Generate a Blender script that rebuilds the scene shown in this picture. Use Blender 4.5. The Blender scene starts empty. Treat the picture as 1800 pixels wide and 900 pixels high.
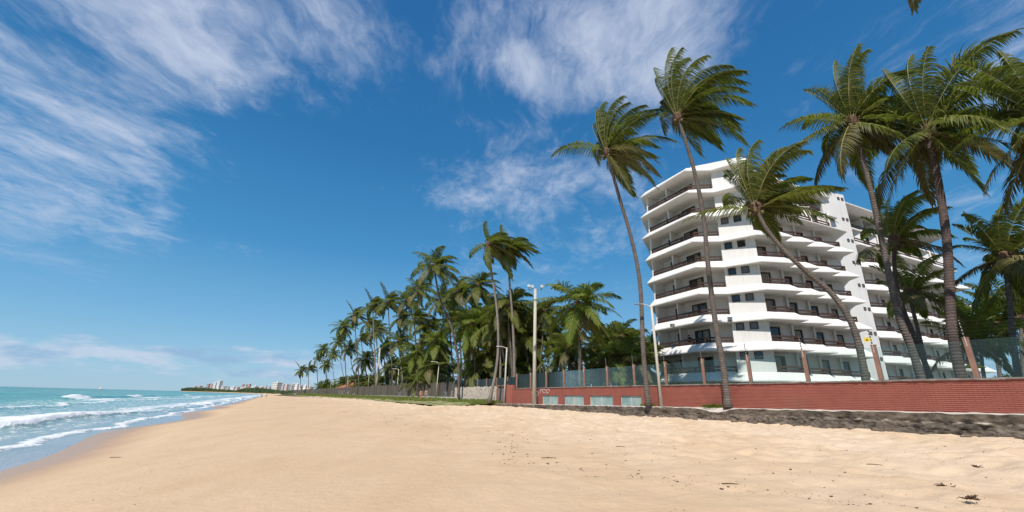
import bpy, bmesh, math, random
import numpy as np
from mathutils import Vector, Matrix, noise as mnoise
random.seed(7); np.random.seed(7)
R = math.radians; PI = math.pi
S = bpy.context.scene; COL = S.collection
V = Vector
# ---------------------------------------------------------------- camera, light, sky
EYE = 1.6
PITCH, ROLL, FPX = R(18.6), R(1.5), 750.0
CAMM = Matrix.Rotation(PI/2+PITCH, 3, 'X') @ Matrix.Rotation(ROLL, 3, 'Z')
cd = bpy.data.cameras.new('camera'); cam = bpy.data.objects.new('camera', cd); COL.objects.link(cam)
cd.sensor_width = 36; cd.lens = 15.0; cd.clip_start = .1; cd.clip_end = 60000
cam.matrix_world = Matrix.Translation((0, 0, EYE)) @ CAMM.to_4x4()
S.camera = cam
SUN_EL, SUN_AZ = R(50), R(-163)        # azimuth clockwise from +Y (where the sun stands)
sd = V((math.sin(SUN_AZ)*math.cos(SUN_EL), math.cos(SUN_AZ)*math.cos(SUN_EL), math.sin(SUN_EL)))
sl = bpy.data.lights.new('sun', 'SUN'); sl.energy = 3.8; sl.angle = R(.53); sl.color = (1, .955, .89)
so = bpy.data.objects.new('sun', sl); COL.objects.link(so); so.rotation_euler = sd.to_track_quat('Z', 'Y').to_euler()
S.view_settings.view_transform = 'Standard'; S.view_settings.look = 'None'
S.view_settings.exposure = 0.38; S.view_settings.gamma = 1
S.render.resolution_x = 1024; S.render.resolution_y = 512

def ray(px, py):
    return (CAMM @ V(((px-900)/FPX, (450-py)/FPX, -1))).normalized()
def at(px, py, Y):
    d = ray(px, py); return V((0, 0, EYE)) + d*(Y/d.y)
def rel(z): return z+EYE

class NT:                                                   # tiny node-tree helper
    def __init__(s, tree): s.t = tree; s.n = tree.nodes; s.l = tree.links
    def __call__(s, typ, props=None, **ins):
        n = s.n.new(typ)
        for k, v in (props or {}).items(): setattr(n, k, v)
        for k, v in ins.items():
            key = int(k[1:]) if k[0] == 'i' and k[1:].isdigit() else k.replace('_', ' ')
            sock = n.inputs[key]
            if isinstance(v, bpy.types.NodeSocket): s.l.new(v, sock)
            else: sock.default_value = v
        return n
    def math(s, op, a, b=None, c=None, clamp=False):
        n = s.n.new('ShaderNodeMath'); n.operation = op; n.use_clamp = clamp
        for i, v in enumerate((a, b, c)):
            if v is None: continue
            if isinstance(v, bpy.types.NodeSocket): s.l.new(v, n.inputs[i])
            else: n.inputs[i].default_value = v
        return n.outputs[0]
    def ramp(s, fac, stops, interp='LINEAR'):
        n = s.n.new('ShaderNodeValToRGB'); n.color_ramp.interpolation = interp
        e = n.color_ramp.elements
        while len(e) < len(stops): e.new(.5)
        for el, (p, c) in zip(e, stops):
            el.position = p; el.color = (c, c, c, 1) if isinstance(c, (int, float)) else (*c, 1)
        s.l.new(fac, n.inputs[0]); return n.outputs[0]
    def mix(s, fac, a, b, blend='MIX'):
        n = s.n.new('ShaderNodeMix'); n.data_type = 'RGBA'; n.blend_type = blend
        for i, v in ((0, fac), (6, a), (7, b)):
            if isinstance(v, bpy.types.NodeSocket): s.l.new(v, n.inputs[i])
            else: n.inputs[i].default_value = v if i == 0 else (*v, 1)
        return n.outputs[2]
    def noise(s, vec, scale, detail=4, rough=.55, dist=0, typ=None):
        p = {'noise_type': typ} if typ else {}
        return s('ShaderNodeTexNoise', p, Vector=vec, Scale=scale, Detail=detail, Roughness=rough, Distortion=dist).outputs[0]
    def mapping(s, vec, scale=(1, 1, 1), rot=(0, 0, 0), loc=(0, 0, 0)):
        return s('ShaderNodeMapping', None, Vector=vec, Scale=scale, Rotation=rot, Location=loc).outputs[0]

# world: Nishita sky with wind-torn cirrus on a high cloud plane and small cumulus low over the sea
W = bpy.data.worlds.new('World'); S.world = W; W.use_nodes = True
w = NT(W.node_tree); w.n.clear()
sky = w('ShaderNodeTexSky', {'sky_type': 'NISHITA', 'sun_disc': False, 'sun_elevation': SUN_EL, 'sun_rotation': SUN_AZ,
        'air_density': 1.0, 'dust_density': .15, 'ozone_density': 2.2, 'altitude': 0})
tc = w('ShaderNodeTexCoord').outputs['Generated']
sep = w('ShaderNodeSeparateXYZ', None, Vector=tc)
grad = w.ramp(w.math('MAXIMUM', sep.outputs[2], 0.0), [(0, (.30, .52, .71)), (.05, (.27, .52, .73)), (.14, (.155, .425, .70)), (.30, (.045, .275, .575)), (.52, (.018, .175, .44)), (.75, (.014, .135, .38)), (1, (.012, .10, .32))])
grad = w('ShaderNodeVectorMath', {'operation': 'SCALE'}, i0=grad, Scale=7.7).outputs[0]
sat = w.mix(.86, sky.outputs[0], grad)
zz = w.math('MAXIMUM', sep.outputs[2], .02)
zz = w.math('ADD', zz, .12)
pl = w('ShaderNodeCombineXYZ', None, X=w.math('DIVIDE', sep.outputs[0], zz), Y=w.math('DIVIDE', sep.outputs[1], zz), Z=0.0).outputs[0]
warp = w('ShaderNodeTexNoise', None, Vector=pl, Scale=.9, Detail=5.0, Roughness=.55)
wv = w('ShaderNodeVectorMath', {'operation': 'MULTIPLY_ADD'}, i0=warp.outputs[1], i1=(.55, .55, 0), i2=pl).outputs[0]
st = w.noise(w.mapping(wv, (1.55, 1.1, 1), (0, 0, R(-38))), 1.9, 10, .60, .1)            # streaks
bl = w.noise(w.mapping(wv, (1.05, .95, 1), (0, 0, R(-30)), (3.1, 1.7, 0)), 2.3, 8, .62)  # patches
fine = w.noise(w.mapping(wv, (2.2, 1, 1), (0, 0, R(-30))), 7.5, 7, .66, .3)
def lobe(px, py, rad, amt):
    d = ray(px, py)
    dp = w('ShaderNodeVectorMath', {'operation': 'DOT_PRODUCT'}, i0=tc, i1=tuple(d)).outputs['Value']
    mr = w('ShaderNodeMapRange', {'interpolation_type': 'SMOOTHSTEP'}, Value=dp, i1=math.cos(R(rad)), i2=math.cos(R(rad*.15)), i3=0.0, i4=amt)
    return mr.outputs[0]
acc = None
LOBES = [(110, 300, 13, .27), (200, 350, 8, .24), (20, 200, 14, .22), (-60, 20, 22, .24), (270, 40, 12, .25), (440, 60, 10, .15), (500, 120, 8, .09), (330, 320, 7, .13), (620, 50, 10, .19), (780, 50, 9, .12),
         (1110, 60, 12, .30), (1220, 30, 9, .20), (1010, 130, 9, .16), (915, 120, 4.5, .24), (720, 215, 6, .11), (810, 300, 9, .14), (950, 320, 11, .18), (1060, 370, 9, .15),
         (1340, 100, 12, .07), (2300, 100, 30, .16), (-700, -100, 30, .2), (900, -600, 40, .12)]
for a in LOBES:
    o = lobe(*a); acc = o if acc is None else w.math('MAXIMUM', acc, o)
hole = w.math('ADD', lobe(620, 330, 17, .12), w.math('ADD', lobe(500, 480, 22, .14), lobe(1500, 300, 24, .14)))
mask = w.math('SUBTRACT', acc, hole)
body = w.math('ADD', w.math('MULTIPLY', st, .50), w.math('ADD', w.math('MULTIPLY', bl, 1.30), w.math('MULTIPLY', fine, .62)))
cl = w.math('ADD', w.math('SUBTRACT', body, 1.335), mask)
cir = w('ShaderNodeMapRange', {'interpolation_type': 'SMOOTHSTEP'}, Value=cl, i1=-.16, i2=.54, i3=0.0, i4=.76).outputs[0]
lowfade = w('ShaderNodeMapRange', {'interpolation_type': 'SMOOTHSTEP'}, Value=sep.outputs[2], i1=.10, i2=.34, i3=0.0, i4=1.0).outputs[0]
cir = w.math('MULTIPLY', cir, lowfade)
c1 = w.mix(cir, sat, (5.3, 5.75, 6.8))
# cumulus band
cu = w.noise(w.mapping(tc, (1, 1, 4.2)), 13, 7, .6, .1)
band = w.ramp(sep.outputs[2], [(0.0, 0), (.022, .8), (.06, 1), (.105, .35), (.15, 0)])
cu = w('ShaderNodeMapRange', {'interpolation_type': 'SMOOTHSTEP'}, Value=w.math('MULTIPLY', cu, band), i1=.33, i2=.56, i3=0.0, i4=.75).outputs[0]
cutop = w.noise(w.mapping(tc, (1, 1, 3.2), (0, 0, 0), (0, 0, .08)), 9, 5, .6)
cucol = w.mix(w.ramp(cutop, [(.42, 0), (.6, 1)]), (4.6, 5.2, 6.3), (2.3, 3.6, 5.3))
c2 = w.mix(cu, c1, cucol)
bg = w('ShaderNodeBackground', None, Color=c2, Strength=.10)
out = w('ShaderNodeOutputWorld', None, Surface=bg.outputs[0])

# ---------------------------------------------------------------- materials
def newmat(name):
    m = bpy.data.materials.new(name); m.use_nodes = True
    t = NT(m.node_tree); t.n.clear()
    o = t.n.new('ShaderNodeOutputMaterial'); p = t.n.new('ShaderNodeBsdfPrincipled'); t.l.new(p.outputs[0], o.inputs[0])
    t.out = o; t.p = p; return m, t
def setp(t, **k):
    for a, v in k.items():
        s = t.p.inputs[a.replace('_', ' ')]
        if isinstance(v, bpy.types.NodeSocket): t.l.new(v, s)
        else: s.default_value = (*v, 1) if isinstance(v, tuple) and len(v) == 3 and s.type == 'RGBA' else v
def bump(t, h, strength=.3, dist=.02):
    b = t('ShaderNodeBump', None, Strength=strength, Distance=dist, Height=h); t.l.new(b.outputs[0], t.p.inputs['Normal'])
def mat(name, c1, c2, scale=4, rough=.7, bmp=0, metal=0, spec=.3, coord='Object', stretch=(1, 1, 1), detail=5, dist=.02):
    m, t = newmat(name)
    co = t('ShaderNodeTexCoord').outputs[coord] if coord != 'World' else t('ShaderNodeNewGeometry').outputs['Position']
    n = t.noise(t.mapping(co, stretch), scale, detail, .6)
    setp(t, Base_Color=t.mix(t.ramp(n, [(.3, 0), (.7, 1)]), c1, c2), Roughness=rough, Metallic=metal)
    t.p.inputs['Specular IOR Level'].default_value = spec
    if bmp: bump(t, n, bmp, dist)
    return m
M = {}
# white stucco with faint grime streaks
m, t = newmat('white_stucco'); g = t('ShaderNodeNewGeometry').outputs['Position']
n1 = t.noise(g, .35, 5, .6); n2 = t.noise(t.mapping(g, (2.2, 2.2, .22)), 1.2, 5, .6)
c = t.mix(t.ramp(n1, [(.35, 0), (.75, 1)]), (.79, .755, .715), (.72, .685, .64))
c = t.mix(t.ramp(n2, [(.55, 0), (.78, .6)]), c, (.55, .51, .46)); c = t.mix(t.ramp(t.noise(t.mapping(g, (5, 5, .35)), 1.6, 4, .6), [(.60, 0), (.75, .35)]), c, (.50, .46, .41))
setp(t, Base_Color=c, Roughness=.8); bump(t, t.noise(g, 30, 3), .12, .01); M['white'] = m
M['brownwood'] = mat('dark_stained_wood', (.045, .022, .014), (.095, .05, .03), 3, .55, .1, stretch=(1, 1, .3))
M['post'] = mat('terracotta_post_paint', (.24, .125, .088), (.33, .18, .13), 3, .75, .1)
M['curtain'] = mat('beige_curtain', (.30, .26, .21), (.48, .43, .36), 1.5, .9, 0, stretch=(6, 6, .1))
M['dark'] = mat('dark_interior', (.01, .01, .01), (.03, .028, .025), 1, .8)
m, t = newmat('window_glass'); setp(t, Base_Color=(.035, .04, .042), Roughness=.06, Metallic=0.0); t.p.inputs['Specular IOR Level'].default_value = .7; M['pane'] = m
m, t = newmat('louvre_grey_pane'); setp(t, Base_Color=(.16, .16, .15), Roughness=.25); M['greypane'] = m
# clear greenish glass screen
m, t = newmat('greenish_glass_screen'); t.n.remove(t.p)
tr = t('ShaderNodeBsdfTransparent', None, Color=(.91, .965, .95, 1)).outputs[0]
gl = t('ShaderNodeBsdfGlossy', None, Color=(.9, .95, .95, 1), Roughness=.06).outputs[0]
salt = t('ShaderNodeBsdfDiffuse', None, Color=(.33, .50, .44, 1)).outputs[0]
gp = t('ShaderNodeNewGeometry').outputs['Position']
lwf = t('ShaderNodeLayerWeight', None, Blend=.35).outputs['Facing']
sa = t.math('MULTIPLY', t.ramp(t.noise(t.mapping(gp, (1, 1, .35)), 1.4, 6, .65), [(.3, .45), (.75, 1.0)]), t.math('ADD', .05, t.math('MULTIPLY', t.math('POWER', lwf, 2.0), .30)))
a = t('ShaderNodeMixShader', None, i0=sa, i1=tr, i2=salt).outputs[0]
fr = t('ShaderNodeFresnel', None, IOR=1.22).outputs[0]
b = t('ShaderNodeMixShader', None, i0=fr, i1=a, i2=gl).outputs[0]; t.l.new(b, t.out.inputs[0]); M['glass'] = m
m, t = newmat('frosted_green_glass'); setp(t, Base_Color=t.mix(t.ramp(t.noise(t('ShaderNodeNewGeometry').outputs['Position'], .9, 4), [(.35, 0), (.65, 1)]), (.20, .30, .28), (.34, .42, .38)), Roughness=.22); M['frost'] = m
# painted brick
m, t = newmat('red_painted_brick'); g = t('ShaderNodeNewGeometry').outputs['Position']
n1 = t.noise(g, 1.1, 6, .65); n2 = t.noise(g, 5.5, 5, .6); rnd = t('ShaderNodeNewGeometry').outputs['Random Per Island']
c = t.mix(t.ramp(n1, [(.3, 0), (.7, 1)]), (.385, .115, .078), (.30, .085, .060))
c = t.mix(t.math('MULTIPLY', rnd, .3), c, (.40, .14, .095))
c = t.mix(t.ramp(n2, [(.66, 0), (.78, .6)]), c, (.10, .05, .04))
c = t.mix(t.ramp(t.noise(g, .6, 5, .6), [(.56, 0), (.78, .45)]), c, (.26, .13, .085))
setp(t, Base_Color=c, Roughness=.8); bump(t, n2, .3, .01); M['brick'] = m
M['mortar'] = mat('red_paint_over_mortar', (.24, .062, .045), (.32, .09, .06), 3, .9, .2, coord='World')
M['cap'] = mat('weathered_cap_mortar', (.34, .31, .27), (.14, .11, .09), 2.2, .9, .4, coord='World')
# old sea wall concrete
m, t = newmat('weathered_sea_wall_concrete'); g = t('ShaderNodeNewGeometry').outputs['Position']; sp = t('ShaderNodeSeparateXYZ', None, Vector=g)
n1 = t.noise(t.mapping(g, (1, 1, 1.6)), 1.5, 9, .7); n2 = t.noise(g, 6, 8, .7)
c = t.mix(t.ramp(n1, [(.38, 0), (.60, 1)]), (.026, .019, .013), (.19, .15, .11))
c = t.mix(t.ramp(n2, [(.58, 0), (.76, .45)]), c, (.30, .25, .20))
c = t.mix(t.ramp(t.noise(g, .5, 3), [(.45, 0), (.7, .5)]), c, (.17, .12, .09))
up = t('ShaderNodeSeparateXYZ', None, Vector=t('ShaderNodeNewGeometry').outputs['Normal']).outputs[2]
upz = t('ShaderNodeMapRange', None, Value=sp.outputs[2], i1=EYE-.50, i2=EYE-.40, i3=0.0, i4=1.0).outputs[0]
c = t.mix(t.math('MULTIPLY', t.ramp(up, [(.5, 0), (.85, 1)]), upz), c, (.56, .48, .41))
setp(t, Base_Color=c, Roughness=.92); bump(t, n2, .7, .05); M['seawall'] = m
M['concrete'] = mat('pale_concrete_pole', (.44, .40, .33), (.56, .52, .44), 3, .85, .2, stretch=(1, 1, .3))
M['lampmetal'] = mat('grey_lamp_metal', (.20, .20, .195), (.33, .33, .32), 5, .4, 0, .6)
M['rod'] = mat('pale_fence_rod', (.45, .42, .36), (.6, .55, .48), 8, .6)
M['black'] = mat('black_insulator', (.015, .013, .012), (.03, .025, .02), 6, .5)
M['yellow'] = mat('yellow_plastic', (.75, .55, .05), (.85, .65, .1), 3, .6)
M['whitepaint'] = mat('white_spray_paint', (.75, .72, .7), (.62, .55, .53), 6, .8)
# trunks
def trunkmat(name, a, b):
    m, t = newmat(name); g = t('ShaderNodeNewGeometry').outputs['Position']; z = t('ShaderNodeSeparateXYZ', None, Vector=g)
    nn = t.noise(g, 2.5, 6, .65)
    zr = t.math('ADD', t.math('MULTIPLY', z.outputs[2], 44.0), t.math('MULTIPLY', nn, 11.0))
    ring = t.math('MULTIPLY', t.math('ADD', t.math('SINE', zr), 1.0), .5)
    c = t.mix(t.ramp(nn, [(.3, 0), (.7, 1)]), a, b)
    c = t.mix(t.ramp(ring, [(.72, 0), (.98, .75)]), c, tuple(x*.55 for x in a))
    c = t.mix(t.ramp(t.noise(g, 9, 4), [(.6, 0), (.72, .5)]), c, tuple(x*1.5 for x in b))
    setp(t, Base_Color=c, Roughness=.88); bump(t, ring, .6, .03); return m
M['trunk'] = trunkmat('palm_trunk_bark', (.085, .066, .053), (.175, .14, .115))
M['trunkdark'] = trunkmat('dark_reddish_palm_bark', (.06, .038, .032), (.12, .08, .065))
M['trunkgrey'] = trunkmat('grey_palm_bark', (.17, .145, .12), (.29, .25, .21))
# leaves
def leafmat(name, cols, trans=(.30, .38, .04), rough=.5, spec=.22, tf=.42):
    m, t = newmat(name); geo = t('ShaderNodeNewGeometry'); oi = t('ShaderNodeObjectInfo').outputs['Random']
    r = t.math('ADD', t.math('MULTIPLY', geo.outputs['Random Per Island'], .7), t.math('MULTIPLY', oi, .3))
    st = [(i/(len(cols)-1), c) for i, c in enumerate(cols)]
    c = t.ramp(r, st)
    setp(t, Base_Color=c, Roughness=rough); t.p.inputs['Specular IOR Level'].default_value = spec
    tl = t('ShaderNodeBsdfTranslucent', None, Color=t.mix(.5, c, trans)).outputs[0]
    x = t('ShaderNodeMixShader', None, i0=tf, i1=t.p.outputs[0], i2=tl).outputs[0]; t.l.new(x, t.out.inputs[0]); return m
M['leaf'] = leafmat('coconut_leaflet_green', [(.048, .066, .013), (.080, .102, .018), (.118, .138, .025), (.17, .175, .04), (.28, .25, .09)])
M['leafyoung'] = leafmat('bright_young_leaflet', [(.08, .12, .016), (.12, .165, .022), (.165, .20, .035), (.24, .24, .06)])
M['leafold'] = leafmat('olive_old_leaflet', [(.075, .085, .025), (.13, .125, .045), (.20, .175, .075), (.31, .26, .13)], (.2, .17, .05))
M['leafdry'] = leafmat('dry_brown_leaflet', [(.10, .065, .035), (.17, .115, .065), (.26, .19, .11)], (.2, .13, .05), .8, .1)
M['bush'] = leafmat('broadleaf_green', [(.028, .052, .010), (.045, .078, .014), (.065, .10, .018), (.09, .12, .028)], (.1, .2, .02))
M['rachis'] = mat('yellowish_midrib', (.20, .19, .06), (.32, .27, .10), 3, .5)
M['husk'] = mat('brown_leaf_base_fibre', (.09, .05, .032), (.19, .12, .075), 8, .9, .4)
M['coconut'] = mat('coconut_husk', (.07, .075, .02), (.13, .085, .03), 3, .5)
M['grass'] = leafmat('beach_grass_blade', [(.13, .20, .03), (.19, .26, .045), (.26, .29, .08), (.34, .30, .14)], (.2, .25, .05), .7, .1)
M['skin'] = mat('tanned_skin', (.42, .24, .155), (.50, .29, .19), 4, .55)
M['hair'] = mat('dark_hair', (.015, .01, .008), (.03, .02, .015), 10, .6)
M['cloth_dark'] = mat('dark_cloth', (.018, .018, .02), (.035, .033, .035), 6, .9)
M['cloth_blue'] = mat('blue_grey_cloth', (.13, .17, .25), (.22, .26, .33), 6, .9)
M['cloth_white'] = mat('cream_cloth', (.66, .60, .50), (.75, .7, .6), 6, .9)
M['cloth_red'] = mat('faded_red_cloth', (.42, .10, .07), (.5, .16, .1), 6, .9)
M['shellstone'] = mat('pale_coral_rubble', (.40, .34, .28), (.56, .50, .43), 3, .95, .4)
M['stake'] = mat('grey_brown_cane', (.10, .085, .068), (.17, .145, .115), 1.5, .9, 0, stretch=(1, 1, .1), coord='World')
M['weed'] = mat('dark_dried_seaweed', (.045, .025, .015), (.10, .06, .035), 20, .9)
M['soil'] = mat('garden_soil_and_litter', (.055, .045, .025), (.10, .09, .045), .5, .95, .3, coord='World')
M['tile'] = mat('terracotta_roof', (.38, .13, .07), (.28, .10, .06), 2, .8)

# ---------------------------------------------------------------- mesh helpers
class MB:
    def __init__(s): s.v = []; s.f = []; s.mi = []
    def add(s, vs, fs, mi=0):
        o = len(s.v); s.v += [tuple(p) for p in vs]; s.f += [tuple(i+o for i in f) for f in fs]; s.mi += [mi]*len(fs)
    def box(s, c, sx, sy, sz, rz=0, mi=0, taper=1):
        cs, sn = math.cos(rz), math.sin(rz); vs = []
        for z, k in ((-.5, 1), (.5, taper)):
            for x, y in ((-.5, -.5), (.5, -.5), (.5, .5), (-.5, .5)):
                X, Y = x*sx*k, y*sy*k; vs.append((c[0]+X*cs-Y*sn, c[1]+X*sn+Y*cs, c[2]+z*sz))
        s.add(vs, [(3, 2, 1, 0), (4, 5, 6, 7), (0, 1, 5, 4), (1, 2, 6, 5), (2, 3, 7, 6), (3, 0, 4, 7)], mi)
    def beam(s, a, b, w, h, mi=0):                       # rectangular bar between two points (h vertical)
        a, b = V(a), V(b); d = (b-a).normalized(); side = d.cross(V((0, 0, 1)))
        if side.length < .01: side = V((1, 0, 0))
        side.normalize(); up = side.cross(d).normalized(); vs = []
        for p in (a, b):
            for x, y in ((-1, -1), (1, -1), (1, 1), (-1, 1)): vs.append(p+side*x*w/2+up*y*h/2)
        s.add(vs, [(0, 1, 2, 3), (7, 6, 5, 4), (0, 4, 5, 1), (1, 5, 6, 2), (2, 6, 7, 3), (3, 7, 4, 0)], mi)
    def tube(s, pts, rad, n=8, mi=0, cap=True):
        pts = [V(p) for p in pts]; rings = []; ref = V((0, 1, .01))
        for i, p in enumerate(pts):
            d = (pts[min(i+1, len(pts)-1)]-pts[max(i-1, 0)]).normalized()
            a = d.cross(ref)
            if a.length < .05: a = d.cross(V((1, 0, 0)))
            a.normalize(); b = d.cross(a); r = rad[i] if isinstance(rad, (list, tuple)) else rad
            rings.append([p+a*math.cos(2*PI*k/n)*r+b*math.sin(2*PI*k/n)*r for k in range(n)])
        vs = [q for r_ in rings for q in r_]; fs = []
        for i in range(len(pts)-1):
            for k in range(n): fs.append((i*n+k, i*n+(k+1) % n, (i+1)*n+(k+1) % n, (i+1)*n+k))
        if cap: fs.append(tuple(range(n-1, -1, -1))); fs.append(tuple(range((len(pts)-1)*n, len(pts)*n)))
        s.add(vs, fs, mi)
    def blob(s, c, rx, ry, rz, n=6, m_=4, jit=0, mi=0):
        vs = []; fs = []
        for i in range(m_+1):
            th = PI*i/m_
            for k in range(n):
                ph = 2*PI*k/n; j = 1+random.uniform(-jit, jit)
                vs.append((c[0]+rx*j*math.sin(th)*math.cos(ph), c[1]+ry*j*math.sin(th)*math.sin(ph), c[2]+rz*j*math.cos(th)))
        for i in range(m_):
            for k in range(n): fs.append((i*n+k, i*n+(k+1) % n, (i+1)*n+(k+1) % n, (i+1)*n+k))
        s.add(vs, fs, mi)
    def prism(s, poly, z0, z1, mi=0):
        n = len(poly); vs = [(p[0], p[1], z0) for p in poly]+[(p[0], p[1], z1) for p in poly]
        s.add(vs, [tuple(range(n-1, -1, -1)), tuple(range(n, 2*n))]+[(i, (i+1) % n, n+(i+1) % n, n+i) for i in range(n)], mi)
    def mesh(s, name, mats, smooth=False):
        me = bpy.data.meshes.new(name); me.from_pydata(s.v, [], s.f)
        for m_ in (mats if isinstance(mats, (list, tuple)) else [mats]): me.materials.append(m_)
        if any(s.mi): me.polygons.foreach_set('material_index', s.mi)
        if smooth: me.polygons.foreach_set('use_smooth', [True]*len(s.f))
        me.update(); return me
    def build(s, name, mats, parent=None, smooth=False, fix=True, **tags):
        me = s.mesh(name, mats, smooth)
        if fix and len(s.f) < 60000:
            bm = bmesh.new(); bm.from_mesh(me); bmesh.ops.recalc_face_normals(bm, faces=bm.faces); bm.to_mesh(me); bm.free()
        return link(name, me, parent, **tags)
def link(name, me, parent=None, **tags):
    o = bpy.data.objects.new(name, me); COL.objects.link(o)
    if parent: o.parent = parent
    for k, v in tags.items():
        if v: o[k] = v
    return o
def thing(name, label, cat, loc=(0, 0, 0), rz=0, group=None):
    o = bpy.data.objects.new(name, None); COL.objects.link(o); o.location = loc; o.rotation_euler.z = rz; o.empty_display_size = .2
    o['label'] = label; o['category'] = cat
    if group: o['group'] = group
    return o
def catmull(pts, n):
    P = [2*pts[0]-pts[1]]+pts+[2*pts[-1]-pts[-2]]; out = []
    for i in range(1, len(P)-2):
        for k in range(n):
            t_ = k/n; a, b, c_, d = P[i-1], P[i], P[i+1], P[i+2]
            out.append(.5*((2*b)+(-a+c_)*t_+(2*a-5*b+4*c_-d)*t_*t_+(-a+3*b-3*c_+d)*t_**3))
    out.append(P[-2]); return out

# beach frame: t runs along the sea wall (away from the camera), b towards the sea
A0 = V((19.3, 17, 0)); U = V((-.463, .886, 0)).normalized(); NB = V((-U.y, U.x, 0))
def TB(t, b, z=0): p = A0+U*t+NB*b; return V((p.x, p.y, z))
def inland(t):                                            # the built-up line swings seaward far along the beach
    return 0 if t < 60 else min(16, (t-60)*.05)
def tpx(px):                                              # t where the picture column px meets the wall line
    T = (px-900)/791.0; return (19.3-17*T)/(.463+.886*T)

def vnoise(x, y, seed=0):                                 # smooth value noise on numpy arrays
    xi = np.floor(x).astype(np.int64); yi = np.floor(y).astype(np.int64); xf = x-xi; yf = y-yi
    def h(a, b_): 
        n_ = (a*374761393+b_*668265263+seed*974634777) & 0x7fffffff
        n_ = ((n_ ^ (n_ >> 13))*1274126177) & 0x7fffffff
        return ((n_ ^ (n_ >> 16)) & 0xffff)/65535.0
    u_ = xf*xf*(3-2*xf); v_ = yf*yf*(3-2*yf)
    return (h(xi, yi)*(1-u_)+h(xi+1, yi)*u_)*(1-v_)+(h(xi, yi+1)*(1-u_)+h(xi+1, yi+1)*u_)*v_-.5
def fbm(x, y, o=4, seed=0):
    r_ = 0; a = 1
    for i in range(o): r_ = r_+a*vnoise(x*2**i, y*2**i, seed+i); a *= .5
    return r_

# ---------------------------------------------------------------- sand
def sand_z(t, b):
    t = np.asarray(t, float); b = np.asarray(b, float)
    base = np.interp(b, [0, 4, 10, 18, 25, 28.5, 31, 33, 40, 60], [-.88, -.93, -1.12, -1.38, -1.62, -1.88, -2.22, -2.50, -3.3, -5.0])
    far = np.interp(t, [20, 60, 160, 400], [0, .22, .38, .45])*np.interp(b, [2, 16, 28], [1, .5, 0])
    lf = fbm(t*.045, b*.09, 3, 11)*.16*np.interp(b, [0, 6, 24, 32], [.35, 1, 1, .55])
    cusp = .10*np.sin((t+8)*.21)*np.interp(b, [24, 31, 40], [0, 1, 1])-.22*np.exp(-((t-1.5)/4.5)**2)*np.interp(b, [27, 31, 40], [0, 1, 1])
    rough = np.interp(b, [0, 2, 12, 17, 24], [.5, 1, 1, .45, .06])
    mid = fbm(t*.75, b*.9, 3, 31)*.14*rough
    foot = fbm(t*2.3, b*2.3, 3, 51)*.11*rough
    pits = -np.clip(vnoise(t*1.7, b*1.7, 77)-.22, 0, 1)*.35*rough
    return EYE+base+far+lf+cusp+mid+foot+pits
def grid_mesh(name, ts, bs, zf, m_, smooth=True, off=None):
    T, B = np.meshgrid(ts, bs, indexing='ij')
    if off is not None: B = B+off(T)
    Z = zf(T, B); X = A0.x+U.x*T+NB.x*B; Y = A0.y+U.y*T+NB.y*B
    co = np.stack([X, Y, Z], -1).reshape(-1, 3); nt, nb = T.shape
    i = (np.arange(nt-1)[:, None]*nb+np.arange(nb-1)[None, :]).ravel()
    q = np.stack([i, i+nb, i+nb+1, i+1], -1)
    me = bpy.data.meshes.new(name); me.vertices.add(len(co)); me.vertices.foreach_set('co', co.ravel().astype(np.float32))
    me.loops.add(q.size); me.loops.foreach_set('vertex_index', q.ravel().astype(np.int32))
    me.polygons.add(len(q)); me.polygons.foreach_set('loop_start', (np.arange(len(q))*4).astype(np.int32))
    me.polygons.foreach_set('use_smooth', np.ones(len(q), bool)); me.update(calc_edges=True); me.validate()
    me.materials.append(m_); return me, T, B
def steps(*segs):
    out = []
    for a, b, n in segs: out += list(np.linspace(a, b, n, endpoint=False))
    out.append(segs[-1][1]); return np.array(out)
m, t = newmat('beach_sand'); g = t('ShaderNodeNewGeometry').outputs['Position']
bb = t('ShaderNodeVectorMath', {'operation': 'DOT_PRODUCT'}, i0=g, i1=tuple(NB)).outputs['Value']
bb = t.math('SUBTRACT', bb, A0.dot(NB)); zc = t('ShaderNodeSeparateXYZ', None, Vector=g).outputs[2]
n1 = t.noise(g, .22, 5, .6); n2 = t.noise(t.mapping(g, (1, .5, 1), (0, 0, R(27))), 1.3, 7, .65); n3 = t.noise(g, 90, 4, .7); n4 = t.noise(g, 14, 5, .6)
dry = t('ShaderNodeMapRange', {'interpolation_type': 'SMOOTHSTEP'}, Value=t.math('ADD', bb, t.math('MULTIPLY', n1, 16.0)), i1=28.0, i2=16.0, i3=0.0, i4=1.0).outputs[0]
c = t.mix(dry, (.665, .475, .300), (.74, .565, .395))
c = t.mix(t.ramp(t.noise(t.mapping(g, (1, .35, 1), (0, 0, R(27))), .33, 6, .6), [(.45, 0), (.7, .6)]), c, (.585, .395, .225))
c = t.mix(t.ramp(n2, [(.45, 0), (.8, .5)]), c, (.53, .355, .205))
c = t.mix(t.math('MULTIPLY', t.ramp(n3, [(.35, 1), (.6, 0)]), .30), c, (.34, .21, .12))
c = t.mix(t.ramp(n4, [(.60, 0), (.75, .30)]), c, (.42, .29, .18))
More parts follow.
